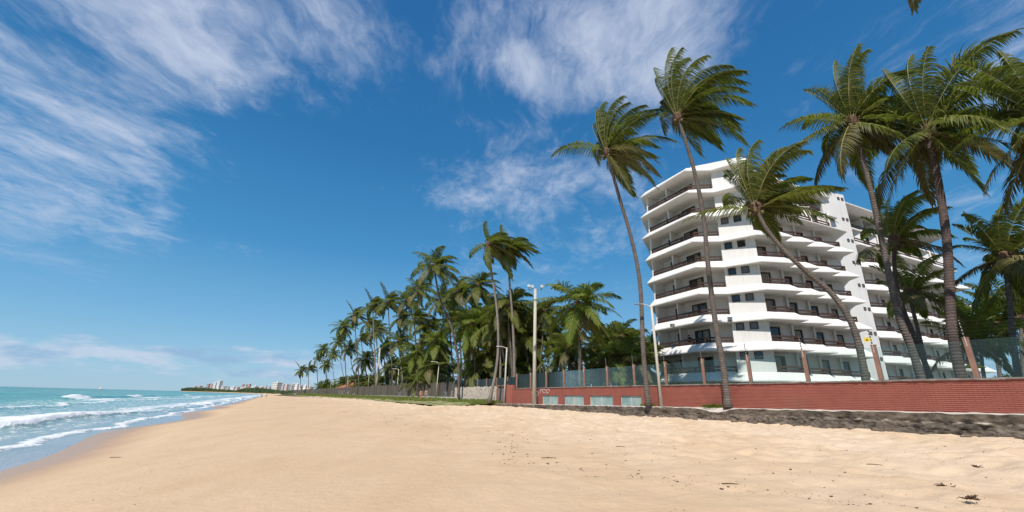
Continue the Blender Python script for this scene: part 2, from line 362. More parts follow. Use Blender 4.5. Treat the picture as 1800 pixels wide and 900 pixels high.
# wetness near the swash: follows the height of the sand above the sea
wetn = t.math('ADD', zc, t.math('MULTIPLY', t.noise(g, .35, 4), .16))
wet = t('ShaderNodeMapRange', {'interpolation_type': 'SMOOTHSTEP'}, Value=wetn, i1=EYE-1.92, i2=EYE-2.30, i3=0.0, i4=1.0).outputs[0]
c = t.mix(wet, c, (.43, .275, .165))
setp(t, Base_Color=c, Roughness=t.ramp(wet, [(0, .95), (.7, .6), (1, .34)])); t.p.inputs['Specular IOR Level'].default_value = .22
hb = t.math('ADD', t.math('MULTIPLY', n4, 1.0), t.math('ADD', t.math('MULTIPLY', n3, .25), t.math('MULTIPLY', t.noise(g, 5.5, 5, .65), 2.0)))
bp = t('ShaderNodeBump', None, Strength=t.math('SUBTRACT', .55, t.math('MULTIPLY', wet, .5)), Distance=.03, Height=hb); t.l.new(bp.outputs[0], t.p.inputs['Normal'])
M['sand'] = m
ts = steps((-60, -14, 40), (-14, 22, 360), (22, 60, 190), (60, 140, 130), (140, 700, 120))
bs = steps((.9, 34, 260), (34, 60, 20))
me, _, _ = grid_mesh('sand', ts, bs, sand_z, M['sand'])
link('sand', me, kind='structure')
# sea bed and the ground inland
mb = MB(); mb.add([(-9000, -9000, EYE-6), (9000, -9000, EYE-6), (9000, 30000, EYE-6), (-9000, 30000, EYE-6)], [(0, 1, 2, 3)])
mb.build('seabed', M['sand'], kind='structure')
def ground_z(t, b): return EYE+np.interp(t, [38, 44, 60], [.15, -.35, -.42])+fbm(t*.2, b*.2, 2, 3)*.1
def inl(T): return np.vectorize(inland)(T)
me, _, _ = grid_mesh('ground', steps((-80, 200, 150), (200, 900, 30)), -steps((.3, 60, 60), (60, 1500, 14)), ground_z, M['soil'], off=inl)
link('ground', me, kind='structure')

# ---------------------------------------------------------------- sea
SEA = EYE-2.50
def sea_parts(t, b):
    wob = fbm(t*.03, b*0, 3, 5)*5
    a1 = np.clip(.28+.85*np.exp(-((t-140)/16)**2)+.75*np.exp(-((t-205)/30)**2)+.9*fbm(t*.05, b*0, 2, 8), .12, 1.15)             # outer breaker height along the crest
    x1 = (b-(69+wob)); w1 = np.where(x1 < 0, np.exp(-(x1/1.5)**2), np.exp(-(x1/3.6)**2))*a1*1.0
    a2 = np.clip(.75+1.0*fbm(t*.06+3, b*0, 2, 18), .25, 1.15)
    c2_ = 40.5+wob*.5+fbm(t*.25, b*0, 3, 21)*1.6-np.interp(t, [30, 90], [0, 4])
    x2 = b-c2_; w2 = np.where(x2 < 0, np.exp(-(x2/.55)**2), np.exp(-(x2/3.0)**2))*a2*.42
    c3_ = 34.6+fbm(t*.2, b*0, 3, 24)*1.2; x3 = b-c3_; w3 = np.where(x3 < 0, np.exp(-(x3/.3)**2), np.exp(-(x3/1.2)**2))*.09
    c4_ = 52+fbm(t*.05, b*0, 3, 27)*6; x4 = b-c4_; w4 = np.where(x4 < 0, np.exp(-(x4/1)**2), np.exp(-(x4/3)**2))*.28
    return (x1, w1, a1), (x2, w2, a2), (x3, w3), (x4, w4)
def sea_z(t, b):
    (x1, w1, a1), (x2, w2, a2), (x3, w3), (x4, w4) = sea_parts(t, b)
    amp = np.interp(b, [32, 38, 60, 120, 400, 3000], [.0, .05, .12, .30, .5, .8])
    ch = fbm(t*.22, b*.42, 4, 41)*amp+fbm(t*.05, b*.11, 2, 43)*amp*1.1
    return SEA+w1+w2+w3+w4+ch
m, t = newmat('sea_water'); g = t('ShaderNodeNewGeometry').outputs['Position']
bb = t.math('SUBTRACT', t('ShaderNodeVectorMath', {'operation': 'DOT_PRODUCT'}, i0=g, i1=tuple(NB)).outputs['Value'], A0.dot(NB))
tt = t('ShaderNodeVectorMath', {'operation': 'DOT_PRODUCT'}, i0=g, i1=tuple(U)).outputs['Value']
cc = t('ShaderNodeCombineXYZ', None, X=tt, Y=bb, Z=0.0).outputs[0]
depth = t('ShaderNodeMapRange', None, Value=bb, i1=32.0, i2=600.0, i3=0.0, i4=1.0).outputs[0]
c = t.ramp(depth, [(0, (.33, .34, .37)), (.006, (.27, .35, .36)), (.03, (.15, .34, .33)), (.07, (.065, .29, .24)), (.16, (.035, .26, .19)), (.5, (.02, .21, .15)), (1, (.014, .17, .13))])
pat = t.noise(t.mapping(cc, (.02, .06, 1)), 1.0, 5, .6)
c = t.mix(t.ramp(pat, [(.4, 0), (.7, .5)]), c, (.03, .15, .17))
fo = t('ShaderNodeAttribute', {'attribute_name': 'foam'}).outputs['Fac']
f1 = t.noise(t.mapping(cc, (.55, 1.3, 1)), 1.2, 8, .72, .6); f2 = t.noise(t.mapping(cc, (.8, 1.6, 1)), 4.5, 5, .7)
fm = t.math('ADD', fo, t.math('ADD', t.math('MULTIPLY', f1, 1.05), t.math('MULTIPLY', f2, .55)))
foam = t('ShaderNodeMapRange', {'interpolation_type': 'SMOOTHSTEP'}, Value=fm, i1=1.19, i2=1.42, i3=0.0, i4=.95).outputs[0]
c = t.mix(foam, c, (.80, .80, .79))
setp(t, Base_Color=c, Roughness=t.ramp(foam, [(0, .16), (1, .8)])); t.p.inputs['IOR'].default_value = 1.33
t.p.inputs['Specular IOR Level'].default_value = .12
b1 = t.noise(t.mapping(cc, (.5, 1.4, 1)), 2.2, 6, .6, .4); b2 = t.noise(t.mapping(cc, (.05, .14, 1)), 2.0, 6, .6)
hh = t.math('ADD', t.math('MULTIPLY', b1, .35), t.math('MULTIPLY', b2, 1.3))
bp = t('ShaderNodeBump', None, Strength=.55, Distance=.35, Height=t.math('ADD', hh, t.math('MULTIPLY', foam, .12))); t.l.new(bp.outputs[0], t.p.inputs['Normal'])
M['sea'] = m
ts = steps((-160, -30, 30), (-30, 60, 330), (60, 240, 300), (240, 1500, 200), (1500, 26000, 40))
bs = steps((29, 38, 60), (38, 44, 60), (44, 66, 60), (66, 74, 50), (74, 120, 70), (120, 600, 120), (600, 22000, 40))
me, T, B = grid_mesh('sea', ts, bs, sea_z, M['sea'])
(x1, w1, a1), (x2, w2, a2), (x3, w3), (x4, w4) = sea_parts(T, B)
foam = np.zeros_like(T)
foam = np.maximum(foam, np.clip((a1-.42)*2.0, 0, 1)*np.where(x1 < 0, np.exp(-(x1/2.6)**2), np.exp(-(x1/1.3)**2))*1.05)
foam = np.maximum(foam, np.clip(a2, .3, 1)*np.where(x2 < 0, np.exp(-(x2/.55)**2), np.exp(-(x2/1.7)**2))*1.15)
foam = np.maximum(foam, .56*np.exp(-((x2-4)/5.5)**2)); foam = np.maximum(foam, .42*((B > 36)&(B < 66)))
foam = np.maximum(foam, .60*np.exp(-((x1+5)/5)**2)*np.clip(a1+.3, 0, 1))
foam = np.maximum(foam, .60*np.exp(-((x4)/1.3)**2)); foam = np.maximum(foam, .62*np.exp(-(x3/.7)**2))
foam = np.maximum(foam, .48*np.exp(-((B-34)/1.6)**2)*np.clip(.7+fbm(T*.12, B*0, 2, 91)*1.5, 0, 1))
caps = np.clip(fbm(T*.05, B*.16, 3, 61)-.50, 0, 1)*4.5*(B > 80)*np.interp(B, [80, 600, 2000], [1, 1, .3]); foam = np.maximum(foam, np.clip(caps, 0, .85))
at_ = me.attributes.new('foam', 'FLOAT', 'POINT'); at_.data.foreach_set('value', foam.ravel().astype(np.float32))
link('sea', me, kind='structure')

# ---------------------------------------------------------------- palms
WIND = V((.90, .43, 0)).normalized()
def frond_mesh(name, az, el, L, wind, droop, npair=60, lw=.048, ll=.95, mats=None, seg=3, wdir=WIND, lift=.25, rr=.026, bias=.0):
    """one coconut frond in the crown's own frame: midrib bent by gravity and wind, leaflets combed by the wind"""
    mb = MB(); N = 12
    d = V((math.sin(az)*math.cos(el), math.cos(az)*math.cos(el), math.sin(el)))
    d = (d+wdir*bias).normalized(); side = d.cross(V((0, 0, 1)));  side = side.normalized() if side.length > .1 else V((1, 0, 0))
    p = V((0, 0, 0)); pts = [p.copy()]; fr = []; twist = random.uniform(-.5, .5)
    for i in range(N):
        s = (i+.5)/N
        d = (d+(V((0, 0, -1))*droop*(.10+1.7*s)+wdir*wind*(.30+1.0*s))/N).normalized()
        side = (side-d*side.dot(d)).normalized(); q = Matrix.Rotation(twist/N, 3, d); side = q @ side
        fr.append((d.copy(), side.copy())); p = p+d*(L/N); pts.append(p.copy())
    mb.tube(pts, [rr*(1.5 if i == 0 else 1)*(1-.88*i/N)+.004 for i in range(N+1)], 4, 0)
    for j in range(npair):
        s = .13+.87*(j+random.uniform(-.3, .3))/npair; s = min(max(s, .12), .995); k = min(int(s*N), N-1); f = s*N-k
        base = pts[k].lerp(pts[k+1], f); dd, sd_ = fr[k]; upv = sd_.cross(dd).normalized()
        prof = math.sin(PI*min(1, (s*.86+.14))**.85)**.55 if s < .97 else .42
        prof = max(prof, .35)
        for sg in (-1, 1):
            if random.random() < .04: continue
            ln = ll*prof*random.uniform(.82, 1.12)
            q0 = (sd_*sg*(1.0-.35*s)+dd*(.30+.85*s*s)+upv*(lift+random.uniform(-.16, .16))).normalized()
            q0 = (q0+wdir*wind*.38+V((0, 0, -.16))).normalized(); q = q0; pp = base.copy(); row = []; wv_ = (dd-q*dd.dot(q)).normalized()
            for a_ in range(seg):
                u_ = a_/seg; wd_ = lw*(.55, 1, .8, .5)[min(a_, 3)] if seg > 2 else lw*(.7, 1)[min(a_, 1)]
                row.append((pp-wv_*wd_/2, pp+wv_*wd_/2)); pp = pp+q*ln/seg
                q = (q+V((0, 0, -1))*random.uniform(.22, .50)*(.7+.5*droop)+wdir*max(wind, .2)*.26).normalized()
                wv_ = (wv_-q*wv_.dot(q)).normalized()
            vs = [x for r_ in row for x in r_]+[pp]
            fs = [(2*i, 2*i+1, 2*i+3, 2*i+2) for i in range(seg-1)]+[(2*seg-2, 2*seg-1, 2*seg)]
            mb.add(vs, fs, 1)
    return mb.mesh(name, mats or [M['rachis'], M['leaf']])
def trunk_mesh(pts, r0, r1, n=10, per=8, mt='trunk'):
    P = catmull([V(p) for p in pts], per); N = len(P); rad = []
    for i in range(N):
        u_ = i/(N-1); r_ = r0+(r1-r0)*u_; r_ += r0*.55*math.exp(-u_*30)+r1*.25*math.exp(-(1-u_)*30)
        rad.append(r_*(1+random.uniform(-.03, .03)))
    mb = MB(); mb.tube(P, rad, n); return mb.mesh('trunk', M[mt], True)
def husk_mesh(r):
    mb = MB()
    for i in range(26):
        a = random.uniform(0, 2*PI); e = random.uniform(-.9, .9); l = random.uniform(.35, .8)*r/.2*.7
        d = V((math.cos(a)*math.cos(e), math.sin(a)*math.cos(e), math.sin(e))); p0 = V((0, 0, random.uniform(-.35, .1)))+d*.08
        sd_ = d.cross(V((0, 0, 1))).normalized()*.07
        p1 = p0+d*l*.6; p2 = p0+d*l+V((0, 0, -.15*l)); mb.add([p0-sd_, p0+sd_, p1+sd_*.7, p1-sd_*.7, p2], [(0, 1, 2, 3), (3, 2, 4)])
    mb.blob((0, 0, -.1), r*1.5, r*1.5, r*2.2, 8, 5, .2); return mb.mesh('leaf_bases', M['husk'])
def nut_mesh():
    mb = MB(); mb.blob((0, 0, 0), .12, .12, .15, 8, 5, .04); return mb.mesh('coconut', M['coconut'], True)
NUT = nut_mesh(); HUSK = [husk_mesh(.2) for _ in range(2)]
def add_husk(root, c, nuts=5, s=1.0):
    o = link('leaf_bases', random.choice(HUSK), root); o.location = c; o.scale = (s, s, s)
    for k in range(nuts):
        a = 2*PI*k/nuts+random.random(); o = link('coconut', NUT, root); o.location = V(c)+V((math.cos(a)*.30*s, math.sin(a)*.30*s, -.38*s-random.random()*.2)); o.scale = (s, s, s)

def hero(label, pix, r0, r1, n, L, wind, seed, mt='trunk', mats='leaf', base_z=None, elmin=-35, extra=(), npair=66, group='tall coconut palms along the sea wall', droop=(.5, 1.25), dry=0, name='coconut_palm', bias=.35, upw=True):
    """pix: list of (px, py, Y) from the foot to the crown"""
    random.seed(seed)
    P = [at(*p) for p in pix]
    if base_z is not None: P[0].z = base_z
    root = thing(name, label, 'palm tree', P[0], 0, group); o0 = P[0].copy()
    link('trunk', trunk_mesh([p-o0 for p in P], r0, r1, mt=mt), root)
    c = P[-1]-o0; td = (P[-1]-P[-2]).normalized()
    specs = []
    for i in range(n):
        u_ = (i+.5)/n; az = i*2.39996+random.uniform(-.25, .25); el = R(74-(74-elmin)*u_**1.05+random.uniform(-8, 8))
        wf = wind*random.uniform(.65, 1.35)*(1.1 if el > .3 else .8)
        hw_ = math.sin(az)*WIND.x+math.cos(az)*WIND.y
        if hw_ < .15 and el > R(-8) and upw: el = max(el, R(34+24*min(1, .3-hw_))); wf *= 1.25
        specs.append((az, el, L*random.uniform(.86, 1.1)*(.72 if u_ < .2 else 1), wf*(1.6 if u_ < .22 else 1), random.uniform(*droop)+(.25 if u_ < .2 else 0)))
    specs += [(R(a), R(e), L*l_, w_, g_) for a, e, l_, w_, g_ in extra]
    for k, (az, el, l_, w_, g_) in enumerate(specs):
        old = el < R(-5); mm = [M['rachis'], M['leafold'] if old and random.random() < .6 else M[mats]]
        if dry and k >= len(specs)-dry: mm = [M['husk'], M['leafdry']]
        me_ = frond_mesh('frond', az, el, l_, w_, g_, npair=npair, lw=.072, ll=l_*.25, mats=mm, seg=4, bias=bias*(.35 if math.sin(az)*WIND.x+math.cos(az)*WIND.y < .15 else 1) if k < n else 0)
        o = link('frond', me_, root); o.location = c+td*random.uniform(-.25, .1)
    add_husk(root, c, 4, 1.1)
    return root
LEDGE = lambda t_: rel(-.03-.0105*t_)
G = 'tall coconut palms along the sea wall'
hero('tall leaning coconut palm rooted on the sea wall ledge, left of the white hotel', [(1140, 712, 32.2), (1131, 620, 32.2), (1125, 500, 32.6), (1110, 420, 33), (1088, 345, 33), (1066, 266, 33)], 0.187, 0.126, 31, 5.7, 1.1, 101, elmin=-14, bias=.35, droop=(.4, 1.4),
     extra=[(-95, 18, .95, -.25, 1.5), (150, -60, .9, .1, .6)], base_z=LEDGE(18))
hero('tall coconut palm rooted on the sea wall ledge in front of the hotel balconies', [(1280, 718, 27.2), (1272, 650, 27.3), (1258, 570, 27.5), (1245, 470, 27.8), (1235, 370, 28), (1215, 280, 28), (1190, 205, 28)], 0.195, 0.126, 34, 6.4, 1.25, 102, elmin=6, bias=.4, droop=(.4, 1.35), base_z=LEDGE(13), mt='trunk')
hero('bent coconut palm curving across the hotel front behind the glass screen', [(1523, 680, 22.5), (1508, 600, 22.5), (1487, 550, 22.7), (1458, 512, 23), (1420, 480, 23.3), (1378, 440, 23.5), (1346, 400, 23.8), (1327, 362, 24)], 0.172, 0.101, 30, 4.9, 1.05, 103, bias=.4, droop=(.3, 1.2), mt='trunk', elmin=0,
     extra=[(-75, 10, .9, -.1, .8)], npair=60, base_z=rel(.1))
hero('tall palm with pale ringed trunk behind the glass, between bent palm and thick dark palm', [(1625, 680, 22), (1605, 620, 22), (1580, 555, 22), (1560, 470, 22.2), (1543, 390, 22.2), (1522, 300, 22), (1497, 212, 22)], 0.187, 0.109, 30, 4.7, .95, 104, bias=.3, mt='trunk', elmin=-42, base_z=rel(.1), extra=[(-80, 20, .95, -.2, 1.2)])
hero('thick dark trunked coconut palm behind the glass screen with the widest crown', [(1692, 680, 19.5), (1676, 600, 19.5), (1670, 520, 19.6), (1664, 420, 19.8), (1650, 325, 20), (1630, 228, 20)], 0.203, 0.160, 32, 5.3, .95, 105, bias=.3, mt='trunkdark', elmin=-38, base_z=rel(.1), extra=[(55, 35, 1.1, .3, .3), (70, 25, 1.1, .2, .2), (175, -70, .9, 0, .4)])
hero('coconut palm at the right edge of the view, only its fronds in sight', [(1960, 690, 16.5), (1935, 560, 16.5), (1900, 420, 16.5), (1868, 300, 16.4), (1840, 205, 16.2)], 0.187, 0.134, 28, 4.3, .6, 106, bias=.1, mt='trunkdark', elmin=-60, base_z=rel(.1), extra=[(-70, 0, 1, -.2, 1.0), (-100, -60, .9, -.1, .6)])
hero('medium palm with dark slim trunk between two tall palms before the second wing', [(1645, 680, 26), (1615, 610, 26), (1590, 550, 26), (1574, 490, 26), (1571, 420, 26)], 0.156, 0.101, 16, 3.9, 1.0, 107, bias=.4, mt='trunkdark', mats='leafyoung', elmin=-15, base_z=rel(.1))
hero('medium coconut palm near the right edge behind the glass screen', [(1784, 680, 23), (1781, 600, 23), (1776, 540, 23), (1766, 447, 23)], 0.156, 0.109, 26, 3.5, .7, 108, bias=.3, mt='trunk', mats='leaf', elmin=-50, base_z=rel(.1))
hero('short coconut palm in front of the stepped balconies of the second wing', [(1632, 680, 27), (1618, 600, 27), (1606, 550, 27), (1598, 512, 27)], 0.125, 0.092, 18, 3.2, .7, 109, mats='leafyoung', elmin=-40, base_z=rel(.1), npair=50)
hero('palm beyond the right edge with one frond tip hanging into the top', [(2300, 600, 11), (2150, 300, 11), (1900, 20, 11), (1730, -110, 11.3), (1640, -160, 11.5)], 0.156, 0.109, 14, 3.6, .35, 110, elmin=-35, npair=50, extra=[(-150, -20, 1.0, 0, .7)])
for i, (px, py, Y, bx, sd_, lb) in enumerate([
        (1712, 600, 27, 1716, 201, 'bushy young palm with bright fronds just behind the glass near its right end'),
        (1752, 570, 31, 1755, 202, 'bushy palm behind the medium palm near the right edge'),
        (1795, 560, 29, 1798, 203, 'bushy palm touching the right edge of the view'),
        (1725, 590, 33, 1728, 205, 'low palm standing before the end of the second wing')]):
    hero(lb, [(bx, 685, Y), ((px+bx)/2, (py+690)/2, Y), (px, py, Y)], 0.125, 0.101, 20, 3.4, .4, sd_, mats='leafyoung' if i in (0, 1) else 'leaf', elmin=-30, npair=44, base_z=rel(.1), group='young palms in the hotel garden', mt='trunk')

# mid-distance palms: a few crowns shared by many
def variant(n, L, wind, elmin, seed, mats, npair=40, lw=.11, droop=(.6, 1.4), oldp=.2, bias=.25):
    random.seed(seed); out_ = []
    for i in range(n):
        u_ = (i+.5)/n; az = i*2.39996+random.uniform(-.25, .25); el = R(70-(70-elmin)*u_+random.uniform(-8, 8))
        old = el < 0 and random.random() < oldp; hi = u_ < .25; 
        out_.append(frond_mesh('frond', az, el, L*random.uniform(.85, 1.1)*(.8 if hi else 1), wind*random.uniform(.6, 1.3)*(1.7 if hi else 1), random.uniform(*droop)+(.5 if hi else 0), npair, lw, L*.27, [M['rachis'], M['leafold'] if old else M[mats]], 3, bias=bias))
    return out_
VAR = [variant(24, 4.6, .75, -45, 301, 'leaf'), variant(24, 4.5, .85, -45, 302, 'leaf'), variant(26, 4.7, .35, -72, 303, 'leafyoung', bias=.05), variant(25, 4.5, .5, -65, 304, 'leaf'),
       variant(22, 4.4, 1.4, -30, 305, 'leaf', bias=.6)]
def palm(label, group, pix, var, sc=1.0, r0=.19, r1=.12, mt='trunk', base_z=None, rz=None, nuts=3):
    P = [at(*p) for p in pix]
    if base_z is not None: P[0].z = base_z
    root = thing('coconut_palm', label, 'palm tree', P[0], 0, group); o0 = P[0].copy()
    link('trunk', trunk_mesh([p-o0 for p in P], r0, r1, 8, 5, mt), root)
    rz = random.uniform(-.35, .35) if rz is None else rz
    for me_ in VAR[var]:
        o = link('frond', me_, root); o.location = P[-1]-o0; o.rotation_euler = (random.uniform(-.08, .08), random.uniform(-.08, .08), rz+random.uniform(-.1, .1)); s_ = sc*random.uniform(.92, 1.08); o.scale = (s_, s_, s_)
    add_husk(root, P[-1]-o0, nuts, sc)
GZ = rel(-.4); random.seed(55)
GM = 'coconut palms rising above the grove'
palm('tall palm with curved pale trunk and crown clear of the grove, left of paired palms', GM, [(806, 704, 66), (806, 640, 66), (795, 580, 65), (775, 530, 65), (766, 490, 64), (763, 466, 64)], 0, 1.0, base_z=GZ)
palm('left palm of the two tallest in the grove, its base before the pale stone wall', GM, [(860, 704, 54), (872, 650, 54), (876, 600, 54), (873, 540, 54), (864, 480, 54), (858, 428, 54)], 4, 1.0, mt='trunkgrey', base_z=GZ)
palm('right palm of the two tallest in the grove, trunk rising behind the red wall gate', GM, [(904, 704, 56), (904, 640, 56), (901, 560, 56), (896, 500, 56), (892, 435, 56)], 4, 1.05, mt='trunkgrey', base_z=GZ)
palm('full round palm with long drooping fronds behind the glass, right of the floodlight pole', GM, [(1018, 700, 43), (1019, 640, 43), (1019, 590, 43), (1016, 532, 43)], 2, 1.0, base_z=GZ, rz=.2)
palm('slim palm with small crown just right of the floodlight pole', GM, [(946, 700, 58), (950, 640, 58), (954, 590, 58), (955, 545, 58)], 3, .75, .14, .09, base_z=GZ)
palm('broad pale green palm in the middle of the grove left of the pale stone wall', GM, [(834, 704, 68), (835, 660, 68), (834, 610, 68), (830, 568, 68)], 2, 1.25, base_z=GZ)
def slope(px, py): d = ray(px, py); return d.z/d.y
crowns = [(529, 650), (543, 648), (568, 612), (584, 622), (604, 574), (623, 553), (634, 594), (655, 536), (682, 530), (661, 580), (647, 566), (704, 558), (714, 528), (735, 508), (752, 577), (776, 525), (803, 512), (839, 500), (892, 535), (922, 590), (700, 600), (728, 560),
          (594, 600), (613, 612), (573, 640), (557, 628), (641, 630), (675, 610), (768, 600), (872, 575), (790, 560), (861, 545), (935, 560)]
srt = sorted(crowns); ORD = ('first second third fourth fifth sixth seventh eighth ninth tenth eleventh twelfth thirteenth fourteenth fifteenth sixteenth seventeenth eighteenth nineteenth twentieth twenty-first twenty-second twenty-third twenty-fourth twenty-fifth twenty-sixth twenty-seventh twenty-eighth twenty-ninth thirtieth thirty-first thirty-second thirty-third thirty-fourth').split()
GG = 'palms of the beach grove'
for i, (px, py) in enumerate(crowns):
    s_ = slope(px, py); T_ = tpx(min(px+12, 1100)) if px > 560 else 260
    Yl = TB(min(T_, 240), 0).y
    Y = min(Yl+random.uniform(4, 18), 24/max(s_, .02)); bx = px+random.uniform(2, 16) if px > 560 else px+random.uniform(-2, 4)
    lab = ('treetop %s from the left end of the beach grove, %s coconut palm' % (ORD[srt.index((px, py))], 'tall' if py < 560 else 'medium' if py < 600 else 'low')) if i else 'leftmost palm of the beach grove, next to the far city'
    palm(lab, GG, [(bx, 700, Y), (bx-1, (py+2*700)/3, Y), ((px+bx)/2-1, (2*py+700)/3, Y), (px, py, Y)], random.choice([0, 0, 1, 3, 4, 2]), random.uniform(1.0, 1.22), .19, .12, random.choice(['trunk', 'trunkgrey']), base_z=GZ, nuts=0)
for i in range(62):                                        # lower palms filling the grove
    px = random.uniform(560, 935); T_ = tpx(px); Y0 = TB(min(T_, 240), 0).y; Y = Y0+random.uniform(4, 40); h = random.uniform(3, 13.5)*min(1.0, max(.45, (px-500)/260))
    d = ray(px, 600); X = px; T2 = (px-900)/791
    base = V((T2*Y, Y, GZ)); top = V((T2*Y+random.uniform(-1.5, .5), Y, GZ+h))
    root = thing('coconut_palm', 'coconut palm crowded into the dim lower storey of the beach grove', 'palm tree', base, 0, 'palms of the lower storey of the grove')
    link('trunk', trunk_mesh([V((0, 0, 0)), V((random.uniform(-.3, .3), 0, h*.4)), top-base], .2, .13, 7, 4, 'trunkgrey'), root)
    rz = random.uniform(-.6, .6)
    for me_ in random.choice(VAR[:4]):
        o = link('frond', me_, root); o.location = top-base; o.rotation_euler = (0, 0, rz); s_ = random.uniform(.95, 1.2); o.scale = (s_,)*3
PB = [(975, 590, 60, 3), (1000, 610, 50, 0), (1045, 600, 56, 1), (1068, 588, 60, 3), (1092, 590, 58, 0), (1112, 598, 62, 2), (1078, 625, 48, 2), (1105, 632, 46, 1), (1140, 615, 64, 0), (985, 622, 53, 1), (1125, 640, 50, 3), (915, 640, 62, 2), (1055, 640, 52, 0)]
for i, (px, py, Y, v_) in enumerate(PB):
    palm('%s palm from the left of the crowd behind the glass beside the floodlight pole' % ORD[sorted(q_[0] for q_ in PB).index(px)], 'palms behind the glass screen left of the hotel', [(px+random.uniform(-6, 6), 700, Y), (px, (py+700)/2, Y), (px, py, Y)], v_, random.uniform(.8, 1.0), .17, .12, base_z=GZ, nuts=0)

def foliage(n, rx, ry, rz, size, cz=0, clumps=14):
    mb = MB(); cs = []
    for _ in range(clumps):
        a = random.uniform(0, 2*PI); e = random.uniform(-.5, 1); k = random.uniform(.35, .85)
        cs.append((V((math.cos(a)*rx*k*math.cos(e), math.sin(a)*ry*k*math.cos(e), cz+math.sin(e)*rz*k)), random.uniform(.25, .45)))
    for _ in range(n):
        c_, r_ = random.choice(cs); d = V((random.gauss(0, 1), random.gauss(0, 1), random.gauss(0, 1))).normalized()*random.uniform(.5, 1)
        p = c_+V((d.x*rx*r_, d.y*ry*r_, d.z*rz*r_)); a = V((random.gauss(0, 1), random.gauss(0, 1), random.gauss(0, .6))).normalized(); b_ = a.cross(d)
        if b_.length < .1: continue
        b_.normalize(); s_ = size*random.uniform(.6, 1.3); mb.add([p-a*s_, p-b_*s_*.5, p+a*s_, p+b_*s_*.5], [(0, 1, 2, 3)])
    return mb
random.seed(77)
crown_meshes = [foliage(2600, 3.6, 3.6, 2.6, .17).mesh('crown', M['bush']) for _ in range(3)]
tb = MB(); tb.tube([(0, 0, -6), (.1, 0, -3), (0, .1, -.5)], [.28, .2, .14], 7)
for k in range(5):
    a = k*1.3; tb.tube([(0, .1, -1.4), (math.cos(a)*1.2, math.sin(a)*1.2, 0), (math.cos(a)*2.2, math.sin(a)*2.2, .9)], [.1, .07, .03], 5)
bt = tb.mesh('trunk', M['trunkgrey'])
for i, (px, Y, hz) in enumerate([(690, 150, 8), (730, 135, 9), (760, 120, 7), (795, 115, 9), (830, 105, 8), (862, 100, 7), (895, 95, 6.2), (650, 170, 8), (965, 92, 6), (1000, 78, 5.2), (1035, 74, 5.5), (1066, 80, 6.6), (1098, 76, 6.5), (1125, 72, 5.5), (618, 190, 8), (880, 76, 4.6), (720, 110, 5), (780, 98, 5),
                                 (1765, 44, 2.4), (1790, 44, 3.2), (1815, 40, 4.2), (1860, 44, 5), (1150, 84, 5)]):
    r_ = thing('broadleaf_tree', 'dark broadleaf tree in the hotel garden behind the palms near the right edge' if px > 1600 else 'dark broadleaf tree filling the grove behind the palms', 'tree', (0, 0, 0), random.random()*6, 'broadleaf trees of the hotel garden' if px > 1600 else 'broadleaf trees behind the grove')
    r_.location = ((px-900)/791*Y, Y, rel(hz-2)); s_ = .75 if px > 1600 else 1.15; r_.scale = (s_,)*3
    link('trunk', bt, r_); link('crown', crown_meshes[i % 3], r_)
# hedge behind the glass
hd = thing('hedge', 'dense green hedge behind the glass screen left of the hotel', 'hedge', TB(27, -2.4, rel(.2)), math.atan2(U.y, U.x))
f = foliage(9000, 14, .9, 1.6, .10, .3, 60); f.build('foliage', M['bush'], hd, fix=False)
# ---------------------------------------------------------------- hotel
from mathutils.geometry import tessellate_polygon
def offset_chain(ch, d):
    """offset an open plan chain to its outer side (left-to-right chain: outer = right-hand side of travel is camera side)"""
    n = len(ch); out_ = []
    nr = []
    for i in range(n-1):
        e = V((ch[i+1][0]-ch[i][0], ch[i+1][1]-ch[i][1])).normalized(); nr.append(V((e.y, -e.x)))
    for i in range(n):
        if i == 0: o = nr[0]*d
        elif i == n-1: o = nr[-1]*d
        else:
            a, b_ = nr[i-1], nr[i]; k = (a+b_); k = k.normalized(); o = k*(d*(1.45 if i >= 2 and a.x*b_.y-a.y*b_.x > .2 else 1)/max(.42, k.dot(a)))
        out_.append((ch[i][0]+o.x, ch[i][1]+o.y))
    return out_
def slab_part(chain, rear, ztop, zlip, zbot, out_, parent, name='balcony_slab', inner=.14, floor=None, label=None):
    """parapet + sloping fascia + lip + soffit, closed at the rear"""
    mb = MB(); A_ = offset_chain(chain, -inner); E = offset_chain(chain, out_); n = len(chain)
    zf = floor if floor is not None else ztop
    rows = [[(x, y, zf) for x, y in A_], [(x, y, ztop) for x, y in A_], [(x, y, ztop) for x, y in chain], [(x, y, zlip) for x, y in E], [(x, y, zbot) for x, y in E]]
    vs = [p for r_ in rows for p in r_]; fs = []
    for r_ in range(4):
        for i in range(n-1): fs.append((r_*n+i, r_*n+i+1, (r_+1)*n+i+1, (r_+1)*n+i))
    mb.add(vs, fs)
    top = [(x, y, zf) for x, y in A_]+[(x, y, zf) for x, y in rear]; bot = [(x, y, zbot) for x, y in E]+[(x, y, zbot) for x, y in rear]
    for poly in (top, bot):
        tr_ = tessellate_polygon([[V(p) for p in poly]]); mb.add(poly, [tuple(t_) for t_ in tr_])
    for i_ in (0, n-1): mb.add([rows[0][i_], rows[1][i_], rows[2][i_], rows[3][i_], rows[4][i_], (rows[0][i_][0], rows[0][i_][1], zbot)], [(0, 1, 2, 3, 4, 5)])
    return mb.build(name, M['white'], parent)
def wall_prism(poly, z0, z1, parent, name='wall'):
    mb = MB(); n = len(poly)
    mb.add([(x, y, z0) for x, y in poly]+[(x, y, z1) for x, y in poly], [(i, (i+1) % n, n+(i+1) % n, n+i) for i in range(n)])
    for z in (z0, z1):
        tr_ = tessellate_polygon([[V((x, y, z)) for x, y in poly]]); mb.add([(x, y, z) for x, y in poly], [tuple(t_) for t_ in tr_])
    return mb.build(name, M['white'], parent)
